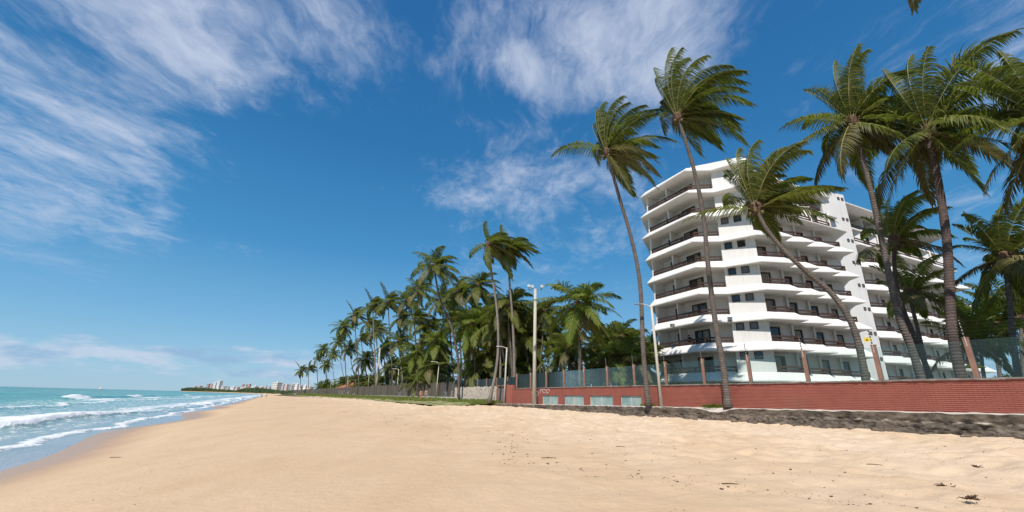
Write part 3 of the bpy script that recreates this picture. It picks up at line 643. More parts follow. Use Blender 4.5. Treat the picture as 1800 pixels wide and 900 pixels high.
def rail(a, b, ztop, parent, ends=(1, 1)):
    a = V((a[0], a[1], 0)); b = V((b[0], b[1], 0)); L_ = (b-a).length; mb = MB(); zb = ztop-.62
    for dz in (-.08, -.40): mb.beam(a+V((0, 0, ztop+dz)), b+V((0, 0, ztop+dz)), .07, .16)
    n = max(1, round(L_/2.4)); pr = []
    for i in range(n+1):
        if i == 0 and not ends[0] or i == n and not ends[1]: continue
        p = a.lerp(b, i/n); d = (b-a).normalized()
        for s_ in (-.13, .13) if 0 < i < n else ((.06,) if i == 0 else (-.06,)):
            q = p+d*s_; mb.box((q.x, q.y, (zb+ztop)/2-.01), .10, .12, .64, math.atan2(d.y, d.x))
    mb.build('railing', M['brownwood'], parent)
def door(a, b, z0, h, parent, curtain=True, leaves=2):
    """a,b = plan points left/right on the wall face; stands proud of the wall"""
    a = V((a[0], a[1], 0)); b = V((b[0], b[1], 0)); d = (b-a).normalized(); nrm = V((d.y, -d.x, 0)); L_ = (b-a).length; fw = .12
    mb = MB(); o = nrm*.05
    for p, q in ((a, a), (b, b)): pass
    for u_ in [fw/2, L_-fw/2]+[L_*k/leaves for k in range(1, leaves)]:
        p = a+d*u_+o; mb.beam(p+V((0, 0, z0)), p+V((0, 0, z0+h)), fw, .1)
    for z in (z0+fw/2, z0+h-fw/2): mb.beam(a+d*fw+o+V((0, 0, z)), b-d*fw+o+V((0, 0, z)), .1-.004, fw)
    f = mb.build('door', M['brownwood'], parent)
    mb = MB(); p = a+d*L_/2+nrm*.02; mb.box((p.x, p.y, z0+h/2), L_-.04, .02, h-.04, math.atan2(d.y, d.x)); mb.build('glass', M['pane'], f)
    if curtain:
        mb = MB(); n = 16; w_ = (L_/leaves)*random.uniform(.45, .8); st = a+d*(fw+random.choice([0, .05])+ (L_/leaves if random.random() < .5 and leaves > 1 else 0))
        pts = [st+d*(w_*i/n)+nrm*(.036+.012*math.sin(i*1.9)) for i in range(n+1)]
        vs = [(q.x, q.y, z0+.12) for q in pts]+[(q.x, q.y, z0+h-.14) for q in pts]
        mb.add(vs, [(i, i+1, n+2+i, n+1+i) for i in range(n)]); mb.build('curtain', M['curtain'], f)
def window(c, d, w_, h, z, parent, pm='greypane', fw=.06):
    c = V((c[0], c[1], 0)); d = V((d[0], d[1], 0)).normalized(); nrm = V((d.y, -d.x, 0)); mb = MB(); o = nrm*.03
    for s_ in (-1, 1):
        p = c+d*s_*(w_/2-fw/2)+o; mb.beam(p+V((0, 0, z-h/2)), p+V((0, 0, z+h/2)), fw, .08)
        p0 = c-d*(w_/2-fw)+o; p1 = c+d*(w_/2-fw)+o; zz_ = z+s_*(h/2-fw/2); mb.beam(p0+V((0, 0, zz_)), p1+V((0, 0, zz_)), .076, fw)
    f = mb.build('window', M['brownwood'], parent)
    mb = MB(); p = c+nrm*.018; mb.box((p.x, p.y, z), w_-.05, .02, h-.05, math.atan2(d.y, d.x)); mb.build('pane', M[pm], f)
def azv(a): return V((math.sin(R(a)), math.cos(R(a))))
def xy(v): return (v[0], v[1])
H = lambda k: rel(3.7+2.9*k)                             # rail-top height of balcony level k
def saw(S0, az, n, st, faz, fl):
    D_ = azv(az)*st; F_ = azv(faz)*fl; S0 = V(S0[:2]); ch = []
    for i in range(n):
        s_ = S0+D_*i; ch += [s_, s_+F_]
    ch.append(S0+D_*n); return ch, D_, F_
random.seed(5)
hotel = thing('hotel', 'white stepped hotel with curved balcony tower behind the brick wall', 'hotel')
Pm, P0, P1, P2, P3 = (19.9, 55.5), (17.3, 50.3), (20.2, 44.0), (22.7, 43.5), (25.4, 41.6)
sawc, D1, F1 = saw((25.4, 41.6), 67, 4, 3.42, 85, 2.92)
endp = sawc[-1]; V1 = azv(24)*1.9
W0, W1 = V((39.1, 48.9)), V((43.2, 50.1))
rearA = [(44, 66), (20, 66)]
def ipt(p, q, u_): return (p[0]+(q[0]-p[0])*u_, p[1]+(q[1]-p[1])*u_)
bk = offset_chain([P0, P1, P2, (25.4, 41.6)], -1.75)      # back line of the tower balconies
e1 = (V(P1)-V(P0)).normalized(); p0in = V(P0)+e1*.22
bk0 = V(bk[0])+e1*.22
e2 = (V(P3)-V(P2)).normalized(); in2 = V((-e2.y, e2.x))
P2b = V(P2)+in2*1.6; P3b = V(P3)+V1
low = [Pm, P0, xy(p0in), xy(bk0), bk[1], xy(P2b), P2, P3, xy(P3b)]+[xy(c_+V1) for c_ in sawc[1:]]+[xy(endp+V1*1.2), (W0.x, W0.y+1.0), (43, 66), (25, 66)]
wall_prism(low, rel(-.4), rel(22.8), hotel)
# tower top storey, set back on its right half
T1a, T1b = V((27.2, 43.6)), V((39.6, 49.5)); dT = (T1b-T1a).normalized(); nT = V((-dT.y, dT.x))
top = [Pm, P0, xy(p0in), xy(bk0), bk[1], xy(P2b), P2, P3, xy(T1a), xy(T1a+nT*1.9), xy(T1b+nT*1.9), (43, 66), (25, 66)]
wall_prism(top, rel(22.803), rel(25.75), hotel)
straight2 = [P3, xy(endp)]
for k in range(8):
    if k <= 5: ch = [Pm, P0, P1, P2, P3]+[xy(c_) for c_ in sawc[1:]]+[xy(W0+V((.2, .6)))]
    elif k == 6: ch = [Pm, P0, P1, P2, P3, xy(endp+V((.3, .1))), xy(W0+V((.2, .6)))]
    else: ch = [Pm, P0, P1, P2, P3, xy(T1a), xy(T1b), xy(T1b+V((.5, 1.5)))]
    slab_part(ch, [(43, 64), (25, 64)], H(k)-.60, H(k)-1.38, H(k)-1.49, .62 if k < 6 else .8, hotel, floor=H(k)-1.15)
ch = [Pm, P0, P1, P2, P3, xy(T1a), xy(T1b), xy(T1b+V((.5, 1.5)))]
slab_part(ch, [(43, 65), (24.5, 65)], rel(26.25), rel(25.55), rel(25.40), .62, hotel, name='roof', inner=.3, floor=rel(26.2))
mb = MB(); mb.prism([xy(V(P1)+V((.6, .2))), xy(V(P2)+V((-.2, -.15))), xy(V(P3)+V((.2, .1))), xy(V(P3)+V((.5, 5))), (21.5, 50)], rel(26.1), rel(26.55)); mb.build('roof_parapet', M['white'], hotel)
mb = MB(); mb.prism([(32.5, 50), (36.6, 51.6), (36, 56), (32, 56)], rel(26.2), rel(28.0)); mb.prism([(32.2, 49.7), (36.9, 51.4), (36.4, 56.4), (31.7, 56.4)], rel(28.0), rel(28.25)); mb.build('roof_machine_room', M['white'], hotel)
def lerp2(a, b, u_): return ipt(a, b, u_)
for k in range(8):
    z = H(k); fz = z-1.15; hz = 1.75+.0
    mid = lerp2(P0, P1, .46)
    ins = offset_chain([P0, P1, P2], -.07)
    rail(lerp2(ins[0], ins[1], .02), lerp2(ins[0], ins[1], .46), z, hotel, (1, 0)); rail(lerp2(ins[0], ins[1], .46), ins[1], z, hotel, (1, 1)); rail(ins[1], lerp2(ins[1], ins[2], .97), z, hotel, (0, 1))
    # divider between the two rooms
    b0, b1 = V(bk[0]), V(bk[1]); m0 = V(mid); mbk = b0.lerp(b1, .46); dd = (m0-mbk)
    a_ = mbk+dd*-.03; b_ = mbk+dd*.80; mb = MB(); mb.beam((a_.x, a_.y, fz+1.27), (b_.x, b_.y, fz+1.27), .16, 2.53); 
    o = mb.build('divider_wall', M['white'], hotel)
    g1, g2 = b0.lerp(b1, .25), b0.lerp(b1, .445); door(g1, g2, fz, 2.25, hotel, random.random() < .6)
    g1, g2 = b0.lerp(b1, .66), b0.lerp(b1, .985); door(g1, g2, fz, 2.25, hotel, True)
    if k <= 5:
        e = V(P3)-V(P2); L_ = e.length
        for u_ in (.22, .60): window(V(P2)+e*u_, e, .72, .72, z+1.0, hotel, random.choice(['greypane', 'greypane', 'pane']))
        for i in range(4):
            s_ = sawc[2*i]; q = s_+F1; fi = F1.normalized(); ni = V((-fi.y, fi.x))
            rail(xy(s_+ni*.07), xy(q+ni*.07), z, hotel, (1, 1)); rr_ = sawc[2*i+2]-q
            if i == 3: rail(xy(q+ni*.07), xy(q+rr_*.8+ni*.07), z, hotel, (0, 1))
            bs_, be = s_+V1, q+V1
            door(bs_+fi*.12, bs_+fi*1.32, fz, 2.25, hotel, random.random() < .7, 1)
            if i < 3:
                p_ = sawc[2*i+2]; a_ = p_+V1*.12; b_ = p_+V1*.98; mb = MB(); mb.beam((a_.x, a_.y, fz+1.27), (b_.x, b_.y, fz+1.27), .15, 2.53); mb.build('divider_wall', M['white'], hotel)
    elif k == 6:
        a_, b_ = V(P3), endp; d_ = (b_-a_).normalized(); n_ = V((-d_.y, d_.x))
        for i in range(4):
            u0, u1 = a_.lerp(b_, i/4), a_.lerp(b_, (i+1)/4); rail(xy(u0+n_*.07), xy(u1+n_*.07), z, hotel, (1, 1))
        for i in range(4):
            bs_ = sawc[2*i]+V1; fi = F1.normalized(); door(bs_+fi*.12, bs_+fi*1.32, fz, 2.25, hotel, True, 1)
            p_ = sawc[2*i+2]; q_ = p_+V1*.98; mb = MB(); mb.beam((p_.x, p_.y, fz+1.27), (q_.x, q_.y, fz+1.27), .15, 2.53); mb.build('divider_wall', M['white'], hotel)
    else:
        for i in range(4):
            u0, u1 = T1a.lerp(T1b, i/4), T1a.lerp(T1b, (i+1)/4); rail(xy(u0+nT*.07), xy(u1+nT*.07), z, hotel, (1, 1))
            bs_ = u0+nT*1.9; door(bs_+dT*.2, bs_+dT*1.5, fz, 2.25, hotel, True, 1)
for k, px, py in ((1, 1182, 573), (2, 1283, 560)):
    pass
# blank stair tower between the wings
tw = [xy(W0), xy(W1), (W1.x+1.0, W1.y+9), (W0.x+.2, W0.y+9)]
wall_prism(tw, rel(-.4), rel(26.5), hotel, 'stair_tower')
mb = MB(); e = (W1-W0); nn_ = V((e.y, -e.x)).normalized()
for j in range(9):
    for u_ in (.74, .90): window(W0+e*u_, e, .36, .36, rel(2.6+2.9*j), hotel, 'greypane', .05)
# second wing
saw2, D2, F2 = saw((43.4, 50.9), 65.5, 7, 3.45, 85, 2.95)
end2 = saw2[-1]; V2 = azv(24)*1.9
low2 = [(43.2, 50.9)]+[xy(c_+V2) for c_ in saw2]+[xy(end2+V2+V((2, 9))), (44, 68)]
wall_prism([(43.3, 52.0)]+[xy(c_+V2) for c_ in saw2]+[(70, 76), (45, 72)], rel(-.4), rel(22.8), hotel, 'wing_wall')
a2, b2 = saw2[0]+azv(-24)*.2, end2; d2 = (b2-a2).normalized(); n2_ = V((-d2.y, d2.x)); a3, b3 = saw2[0]+n2_*1.2, end2+n2_*1.2+d2*.5
wall_prism([xy(a3+n2_*1.9+d2*.3), xy(b3+n2_*1.9), (70, 76), (45, 72)], rel(22.803), rel(25.7), hotel, 'wing_wall')
for k in range(8):
    if k <= 5: ch = [xy(c_) for c_ in saw2]+[xy(end2+V((1.0, 6)))]
    elif k == 6: ch = [xy(saw2[0]), xy(end2), xy(end2+V((1.2, 6)))]
    else: ch = [xy(a3), xy(b3), xy(b3+V((1.2, 6)))]
    slab_part(ch, [(69, 75), (46, 71)], H(k)-.60, H(k)-1.38, H(k)-1.49, .62 if k < 6 else .9, hotel, floor=H(k)-1.15)
slab_part([xy(a3), xy(b3+d2*.6), xy(b3+V((1.8, 6)))], [(69, 75), (46, 71)], rel(26.2), rel(25.85), rel(25.68), 1.5, hotel, name='roof', inner=.3, floor=rel(26.15))
for k in range(8):
    z = H(k); fz = z-1.15; fi = F2.normalized(); ni = V((-fi.y, fi.x))
    for i in range(7):
        if k <= 5:
            s_ = saw2[2*i]; q = s_+F2; rail(xy(s_+ni*.07), xy(q+ni*.07), z, hotel)
            bs_ = s_+V2; p_ = saw2[2*i+2]
        elif k == 6:
            u0, u1 = saw2[0].lerp(end2, i/7), saw2[0].lerp(end2, (i+1)/7); rail(xy(u0+n2_*.07), xy(u1+n2_*.07), z, hotel); bs_ = saw2[2*i]+V2; p_ = saw2[2*i+2]
        else:
            u0, u1 = a3.lerp(b3, i/7), a3.lerp(b3, (i+1)/7); rail(xy(u0+n2_*.07), xy(u1+n2_*.07), z, hotel); bs_ = u0+n2_*1.9; p_ = u1
        if k < 7: door(bs_+fi*.12, bs_+fi*1.32, fz, 2.25, hotel, random.random() < .6, 1)
        else: door(bs_+d2*.3, bs_+d2*1.6, fz, 2.25, hotel, False, 1)
        if i < 6:
            vv = V2 if k < 7 else n2_*1.95; a_ = p_+vv*.12; b_ = p_+vv*.98; mb = MB(); mb.beam((a_.x, a_.y, fz+1.27), (b_.x, b_.y, fz+1.27), .15, 2.53); mb.build('divider_wall', M['white'], hotel)
# small floodlights on the fascias
for px, py, Y in ((1182, 572, 46.4), (1283, 560, 42.8)):
    p = at(px, py, Y); mb = MB(); mb.box(p, .42, .22, .34, .2); mb.box(p+V((0, .16, -.03)), .1, .3, .1, .2); mb.build('floodlight', M['lampmetal'], hotel)

# ---------------------------------------------------------------- brick wall, glass screen, sea wall
ang = math.atan2(U.y, U.x)
WT = rel(1.25)
bw = thing('brick_wall', 'long red painted brick wall carrying the glass screen', 'wall')
openings = [(31.0, 34.0), (26.9, 30.0), (22.9, 26.0), (19.6, 22.0)]
mb = MB()
def seg(t0, t1, z0a, z1a, b0=-.26, b1=-.012):
    a, b_ = TB(t0, 0), TB(t1, 0); vs = []
    for t_, zb in ((t0, z0a(t0)), (t1, z0a(t1))):
        for bb_ in (b0, b1):
            q = TB(t_, bb_); vs += [(q.x, q.y, zb), (q.x, q.y, z1a)]
    mb.add(vs, [(0, 1, 3, 2), (4, 6, 7, 5), (0, 4, 5, 1), (2, 3, 7, 6), (1, 5, 7, 3), (0, 2, 6, 4)])
runs = [(-30, 19.6), (22.0, 22.9), (26.0, 26.9), (30.0, 31.0), (34.0, 40.6)]
for a_, b_ in runs: seg(a_, b_, lambda t_: LEDGE(t_)-.1, WT-.012)
for a_, b_ in openings: seg(a_, b_, lambda t_: rel(.52), WT-.012)
mb.build('wall_core', M['mortar'], bw)
mb = MB(); ch_ = .078; rows = 24; random.seed(9)                    # brick courses, each brick its own block
for r_ in range(rows):
    z1 = WT-.02-r_*ch_; z0 = z1-ch_+.020; t_ = -22.0+(r_ % 2)*.15
    while t_ < 40.5:
        L_ = .285; tc_ = t_+L_/2; zz_ = (z0+z1)/2
        ok = zz_ > LEDGE(tc_)+.02 and not (zz_ < rel(.53) and any(a_-.02 < tc_ < b_+.02 for a_, b_ in openings))
        if ok and random.random() > .0015:
            dj = random.uniform(-.0012, .0012); w_ = .04
            p = TB(tc_, -.012+dj-w_/2+.018); mb.box((p.x, p.y, zz_), L_+.006, w_, z1-z0, ang)
        t_ += L_+.015
mb.build('bricks', M['brick'], bw, fix=False, kind='stuff')
mb = MB(); n = 330
for i in range(n):                                                # uneven mortar cap
    t0 = -22+i*.19; t1 = t0+.19
    if t1 > 40.6: break
    hh_ = .05+.035*random.random(); dz = -.02-.10*max(0, mnoise.noise(V((t0*.9, 0, 0))))*(random.random() > .2); p = TB((t0+t1)/2, -.11); mb.box((p.x, p.y, WT+.02+dz*.3), .188, .33+.05*random.random(), hh_, ang)
mb.build('cap', M['cap'], bw, kind='stuff')
for a_, b_ in openings:
    mb = MB(); p = TB((a_+b_)/2, -.12); z0, z1 = LEDGE(b_)-.02, rel(.53); mb.box((p.x, p.y, (z0+z1)/2), b_-a_-.02, .03, z1-z0, ang)
    w_ = mb.build('window', M['frost'], bw)
    mb = MB()
    for t_ in (a_+.04, (a_+b_)/2, b_-.04): p = TB(t_, -.09); mb.box((p.x, p.y, (z0+z1)/2-.005), .05, .05, z1-z0-.02, ang)
    mb.build('frame', M['rod'], w_)
# spray painted scribbles
def stroke(mb, pts, w_=.05):
    P_ = [TB(t_, .028, rel(z)) for t_, z in pts]
    for a_, b_ in zip(P_, P_[1:]):
        d_ = (b_-a_).normalized(); s_ = d_.cross(NB).normalized()*w_/2; mb.add([a_-s_, b_-s_, b_+s_, a_+s_, a_-s_+NB*.004, b_-s_+NB*.004, b_+s_+NB*.004, a_+s_+NB*.004], [(0, 1, 2, 3), (4, 5, 6, 7), (0, 1, 5, 4), (2, 3, 7, 6)])
mb = MB()
def loop(cx, cz, rx, rz, a0=0, a1=360, n=14): return [(cx-rx*math.cos(R(a0+(a1-a0)*i/n)), cz+rz*math.sin(R(a0+(a1-a0)*i/n))) for i in range(n+1)]
t1_ = tpx(948)
stroke(mb, loop(t1_+.25, .75, .42, .22, 20, 330), .06); stroke(mb, loop(t1_-.35, .70, .28, .2, 200, 520), .06); stroke(mb, [(t1_+.6, .95), (t1_-.6, .9)], .05); stroke(mb, [(t1_+.5, .5), (t1_-.2, .47)], .06)
t2_ = tpx(964)
stroke(mb, [(t2_+.8, .70), (t2_+.8, 1.08), (t2_+.45, 1.12), (t2_+.5, .9)], .06); stroke(mb, loop(t2_+.05, .95, .3, .18, 0, 300), .05); stroke(mb, [(t2_-.4, 1.1), (t2_-.45, .75), (t2_-.8, .78)], .06); stroke(mb, [(t2_-.55, 1.12), (t2_-.95, 1.08), (t2_-.9, .85)], .05)
mb.build('graffiti', M['whitepaint'], bw)
# gate pillar and door at the far end
mb = MB(); p = TB(41.4, -.1); mb.box((p.x, p.y, rel(.62)), 1.5, .36, 2.1, ang); mb.build('gate_pillar', M['brick'], bw)
gt = thing('gate', 'grey metal gate with rust at the far end of the brick wall', 'gate')
mb = MB(); p = TB(43.6, -.15); mb.box((p.x, p.y, rel(.5)), 1.8, .06, 1.7, ang); mb.build('door_leaf', mat('grey_gate_paint', (.16, .17, .18), (.26, .16, .13), 1.2, .6), gt)
mb = MB()
for t_ in (42.45, 44.7): p = TB(t_, -.12); mb.box((p.x, p.y, rel(.55)), .34, .34, 2.0, ang)
p = TB(43.6, -.12); mb.box((p.x, p.y, rel(1.62)), 2.5, .3, .14, ang); mb.build('gate_frame', M['post'], gt)
# glass screen on the wall
gs = thing('glass_screen', 'clear greenish glass windbreak in brown posts on top of the brick wall', 'glass screen')
posts = [.86-3.25*k for k in (2, 1)]+[.86+3.25*k for k in range(0, 13)]
ZT = rel(2.86)
for i, t_ in enumerate(posts):
    mb = MB(); p = TB(t_, -.12); mb.box((p.x, p.y, (WT+ZT)/2+.02), .17, .15, ZT-WT+.04, ang); mb.box((p.x, p.y, ZT+.06), .2, .18, .03, ang)
    mb.build('post', M['post'], gs)
for t_, t1 in zip(posts, posts[1:]):
    mb = MB(); p = TB((t_+t1)/2, -.12); mb.box((p.x, p.y, (WT+ZT)/2-.0), t1-t_-.19, .012, ZT-WT-.10, ang); mb.build('glass_pane', M['glass'], gs)
ef = thing('electric_fence', 'thin rods with black insulators and wires above the glass screen', 'electric fence')
tops = []
for t_ in posts:
    a_ = TB(t_, -.05, ZT-.3); b_ = TB(t_, .02, ZT+.78); mb = MB(); mb.tube([a_, b_], .016, 6); r_ = mb.build('rod', M['rod'], ef)
    mb = MB()
    for k in range(5): q = a_.lerp(b_, .42+.13*k); mb.tube([q-V((0, 0, .035)), q+V((0, 0, .035))], .032, 6)
    mb.build('insulator', M['black'], r_); tops.append([a_.lerp(b_, .42+.13*k) for k in range(5)])
mb = MB()
for p_, q_ in zip(tops, tops[1:]):
    for k in range(5): mb.tube([p_[k], p_[k].lerp(q_[k], .5)-V((0, 0, .02)), q_[k]], .0016, 3, cap=False)
mb.build('wire', M['lampmetal'], ef)
for t_ in (posts[3]+.12,):
    mb = MB(); p = TB(t_, .06, ZT+.32); mb.box(p, .26, .015, .2, ang); sg_ = mb.build('warning_plate', M['yellow'], ef)
    mb = MB(); p = TB(t_, .072, ZT+.32); mb.add([p+V((0, 0, .06)), p+U*-.05+V((0, 0, -.05)), p+U*.05+V((0, 0, -.05))], [(0, 1, 2)]); mb.build('black_mark', M['black'], sg_)
# glass screen continuing behind the stone wall
gs2 = thing('glass_screen', 'green glass screen in slim posts behind the pale stone wall', 'glass screen')
t_ = 41.5
while t_ < 62:
    mb = MB(); p = TB(t_, -1.4); mb.box((p.x, p.y, rel(1.2)), .14, .14, 3.2, ang); mb.build('post', M['post'], gs2)
    mb = MB(); p = TB(t_+1.6, -1.4); mb.box((p.x, p.y, rel(1.75)), 3.0, .012, 1.9, ang); mb.build('glass_pane', M['glass'], gs2); t_ += 3.2

# sea wall / ledge
ts = np.arange(-26, 62, .055); prof = [(-.35, 0, 0), (.55, 0, 0), (1.02, .0, 0), (1.12, -.03, 0), (1.13, -.12, .15), (1.13, -.22, .25), (1.12, -.34, .5), (1.15, -.42, 1), (1.18, -.52, 1), (1.22, -.62, 1), (1.28, -.74, 1), (1.36, -.9, 1), (1.5, -1.1, .6), (1.6, -1.6, 0)]
pr_ = []
for q0_, q1_ in zip(prof, prof[1:]):
    pr_ += [tuple(q0_[c_]+(q1_[c_]-q0_[c_])*u_ for c_ in range(3)) for u_ in ((0, .5) if q1_[1] < -.05 else (0,))]
lips = len([1 for q_ in pr_ if q_[1] > -.02]); prof = pr_+[prof[-1]]
vs = []; fs = []; npf = len(prof)
for i, t_ in enumerate(ts):
    zt = LEDGE(t_); cut = max(0, mnoise.noise(V((t_*.55, 3.3, 0)))) * .09*(t_ < 20)+ .22*math.exp(-((t_-12.3)/.9)**2)
    for j, (b_, dz, a_) in enumerate(prof):
        n_ = mnoise.fractal(V((t_*1.6, dz*3.2, 1.7)), 1.0, 2.1, 5)*.11+mnoise.noise(V((t_*5, dz*9, 4)))*.06
        bb_ = b_+n_*a_*(1.1 if t_ < 18 else .7); z = zt+dz+(mnoise.noise(V((t_*2.3, b_*2, 8)))*.045 if j > 0 else 0)
        k_ = max(0, 1+dz/.45) if j > 1 else 0; z -= cut*k_; bb_ += mnoise.noise(V((t_*2.1, 0, 2)))*.08*k_
        p = TB(t_, bb_, z); vs.append(tuple(p))
nT_ = len(ts)
for i in range(nT_-1):
    for j in range(npf-1): fs.append((i*npf+j, (i+1)*npf+j, (i+1)*npf+j+1, i*npf+j+1))
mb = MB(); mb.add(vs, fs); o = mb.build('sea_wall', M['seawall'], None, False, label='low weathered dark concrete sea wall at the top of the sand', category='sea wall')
# loose rubble at its foot is part of it
random.seed(15); mb = MB()
for i in range(90):
    t_ = random.uniform(-6, 22); z = float(sand_z(t_, 1.5))+.02; s_ = random.uniform(.05, .17); p = TB(t_, 1.35+random.uniform(-.05, .3), z); mb.blob(p, s_*1.4, s_, s_*.8, 6, 4, .25)
mb.build('rubble', M['seawall'], o, kind='stuff')

# pale stone wall of rough upright stones
sw = thing('stone_wall', 'pale rough stone wall behind the grass, left of the red wall gate', 'stone wall')
random.seed(21); mb = MB(); p = TB(52.3, -.5); mb.box((p.x, p.y, rel(.45)), 15.2, .4, 2.0, ang); mb.build('wall_core', mat('dark_rubble_core', (.07, .055, .045), (.12, .095, .075), 3, .95), sw)
mb = MB()
for i in range(2300):
    t_ = random.uniform(44.8, 60.2); z = rel(random.uniform(-.45, 1.5)); p = TB(t_, -.26+random.uniform(0, .06), z); mb.blob(p, random.uniform(.05, .11), random.uniform(.05, .13), random.uniform(.08, .2), 5, 3, .35)
mb.build('stones', M['shellstone'], sw, fix=False, kind='stuff')
# cane fence on a low wall
cf = thing('cane_fence', 'long dark cane fence on a low concrete kerb in front of the palm grove', 'fence')
random.seed(22); mb = MB(); t_ = 60.5
def fpt(t_, b, z): q = TB(t_, b+inland(t_), z); return q
while t_ < 330:
    st_ = .10 if t_ < 130 else .3
    if random.random() > .07:
        p = fpt(t_, -.5+random.uniform(-.02, .02), 0); h = 2.3+random.uniform(-.12, .15); w_ = (.055 if t_ < 130 else .2)*random.uniform(.7, 1.2)
        mb.box((p.x, p.y, rel(.15)+h/2), w_, .03, h, ang+random.uniform(-.3, .3))
    t_ += st_
mb.build('canes', M['stake'], cf, fix=False, kind='stuff')
tt_ = 60.3
while tt_ < 330:
    a_, b_ = fpt(tt_, -.5, rel(-.1)), fpt(tt_+9, -.5, rel(-.1)); mb = MB(); mb.beam(a_, b_, .3, .56); mb.build('kerb', M['concrete'], cf)
    mb = MB(); p = fpt(tt_, -.42, 0); mb.box((p.x, p.y, rel(1.35)), .12, .12, 2.6, ang); mb.build('post', M['stake'], cf); tt_ += 9
# path slab in the grass
mb = MB(); random.seed(3)
for k in range(9):
    p = TB(45.5+k*1.7, 2.2+.06*k, 0); mb.box((p.x, p.y, rel(-.60)), 1.64, .8, .14, ang+random.uniform(-.02, .02))
mb.build('garden_kerb', M['concrete'], None, label='low broken concrete kerb between the grass and the sand', category='kerb')
for k in range(7):
    p = TB(60-2.2*k, 2.0, rel(-.2)); mb = MB(); mb.tube([p-V((0, 0, .35)), p+V((0, 0, .35))], .035, 6); mb.build('stake', M['cloth_white'], None, label='white stake in the grass by the stone wall, %s from the right' % ORD[k], category='stake', group='white stakes in the grass')
# grass strip
def grass_z(t, b): return EYE+np.interp(t, [41, 46, 60, 160], [-.62, -.36, -.34, -.28])+np.interp(b, [0, 2, 7, 9], [0, -.02, -.34, -.62])+fbm(t*.5, b*.5, 3, 71)*.08
m, t = newmat('grassy_sand'); g = t('ShaderNodeNewGeometry').outputs['Position']
setp(t, Base_Color=t.mix(t.ramp(t.noise(g, .9, 6, .7), [(.42, 0), (.62, 1)]), (.12, .16, .035), (.42, .33, .18)), Roughness=.95); M['grassbase'] = m
me, _, _ = grid_mesh('grass_strip', steps((43, 160, 160), (160, 420, 60)), steps((-1.2, 8, 16)), grass_z, M['grassbase'], off=inl)
link('grass_strip', me, kind='structure')
random.seed(33); mb = MB()
for i in range(52000):
    t_ = 43+210*random.random()**1.6; b_ = 6.6*random.random()**1.25
    if mnoise.noise(V((t_*.18, b_*.5, 0)))+.45-(b_/8) < 0: continue
    z = float(grass_z(t_, b_)) if i % 1 == 0 else 0; p = TB(t_, b_+inland(t_), z); h = random.uniform(.10, .32)*(1+t_/160); a = random.uniform(0, PI); s_ = V((math.cos(a), math.sin(a), 0))*(.015+t_*.00035)*1.5
    l = V((random.uniform(-.1, .14), random.uniform(-.1, .1), h)); mb.add([p-s_, p+s_, p+l], [(0, 1, 2)])
mb.build('grass', M['grass'], None, fix=False, kind='stuff')
# tufts at the feet of the two ledge palms + small weed on the sea wall
def tuft(c, n, r_, h, label, m_='leafyoung'):
    mb = MB()
    for _ in range(n):
        a = random.uniform(0, 2*PI); k = random.uniform(0, r_); p = V(c)+V((math.cos(a)*k, math.sin(a)*k, 0)); b_ = random.uniform(0, 2*PI); s_ = V((math.cos(b_), math.sin(b_), 0))*.018
        l = V((math.cos(a)*h*.6, math.sin(a)*h*.6, h*random.uniform(.5, 1.1))); mb.add([p-s_, p+s_, p+l*.6+s_*1.6, p+l*.6-s_*1.6, p+l], [(0, 1, 2, 3), (3, 2, 4)])
    mb.build('weed_tuft', M[m_], None, fix=False, label=label, category='weeds')
tuft(TB(13.0, .55, LEDGE(13)), 300, .55, .22, 'green weeds around the foot of the palm before the hotel'); tuft(TB(18.5, .5, LEDGE(18)), 200, .5, .2, 'green weeds around the foot of the left leaning palm')
pw = at(1490, 753, 22.2); tuft(pw, 60, .16, .16, 'small green weed growing from the foot of the sea wall')

# ---------------------------------------------------------------- lamp poles
def pole(label, px, pyt, pyb, Y, r0, r1, arm=None, dbl=False, px2=None, group='beach lamp poles'):
    a_ = at(px2 or px, pyb, Y); b_ = at(px, pyt, Y); a_.z -= .2; root = thing('lamp_pole', label, 'lamp pole', a_, 0, group)
    b_ = b_-a_; mb = MB(); mb.tube([V((0, 0, 0)), b_*.5, b_], [r0, (r0+r1)/2, r1], 10); mb.build('pole', M['concrete'], root, True)
    if arm:
        e = V((-arm, -.15*arm, .12)); mb = MB(); mb.tube([b_-V((0, 0, .12)), b_+e*.5, b_+e], .045, 6); mb.build('arm', M['rod'], root)
        mb = MB(); q = b_+e; mb.box(q+V((-.25, 0, -.02)), .62, .2, .09, 0, taper=.8); mb.build('lamp_head', M['lampmetal'], root)
    if dbl:
        mb = MB(); mb.beam(b_+V((-.75, 0, -.12)), b_+V((.75, 0, -.02)), .07, .07); mb.build('crossarm', M['lampmetal'], root)
        for dx, dy in ((-.75, -.1), (-.35, .1), (.72, -.05)):
            mb = MB(); mb.tube([b_+V((dx, dy-.22, .28)), b_+V((dx, dy, .24)), b_+V((dx, dy+.16, .2))], [.19, .16, .08], 12); mb.box(b_+V((dx, dy, .02)), .06, .06, .26); mb.build('floodlight', M['lampmetal'], root)
pole('tall concrete floodlight pole with three lamps in front of the brick wall', 941, 508, 712, 47, .22, .15, dbl=True, px2=939, group=None)
pole('tall concrete floodlight pole far along the cane fence', 668, 612, 699, 119, .24, .16, dbl=True, px2=660, group=None)
pole('pale leaning lamp pole standing against the brick wall beside the hotel tower', 1145, 538, 716, 31.6, .12, .08, arm=.75, px2=1163, group=None)
pole('pale lamp pole at the left end of the brick wall before the gate', 891, 611, 709, 54, .12, .08, arm=.8, px2=886, group=None)
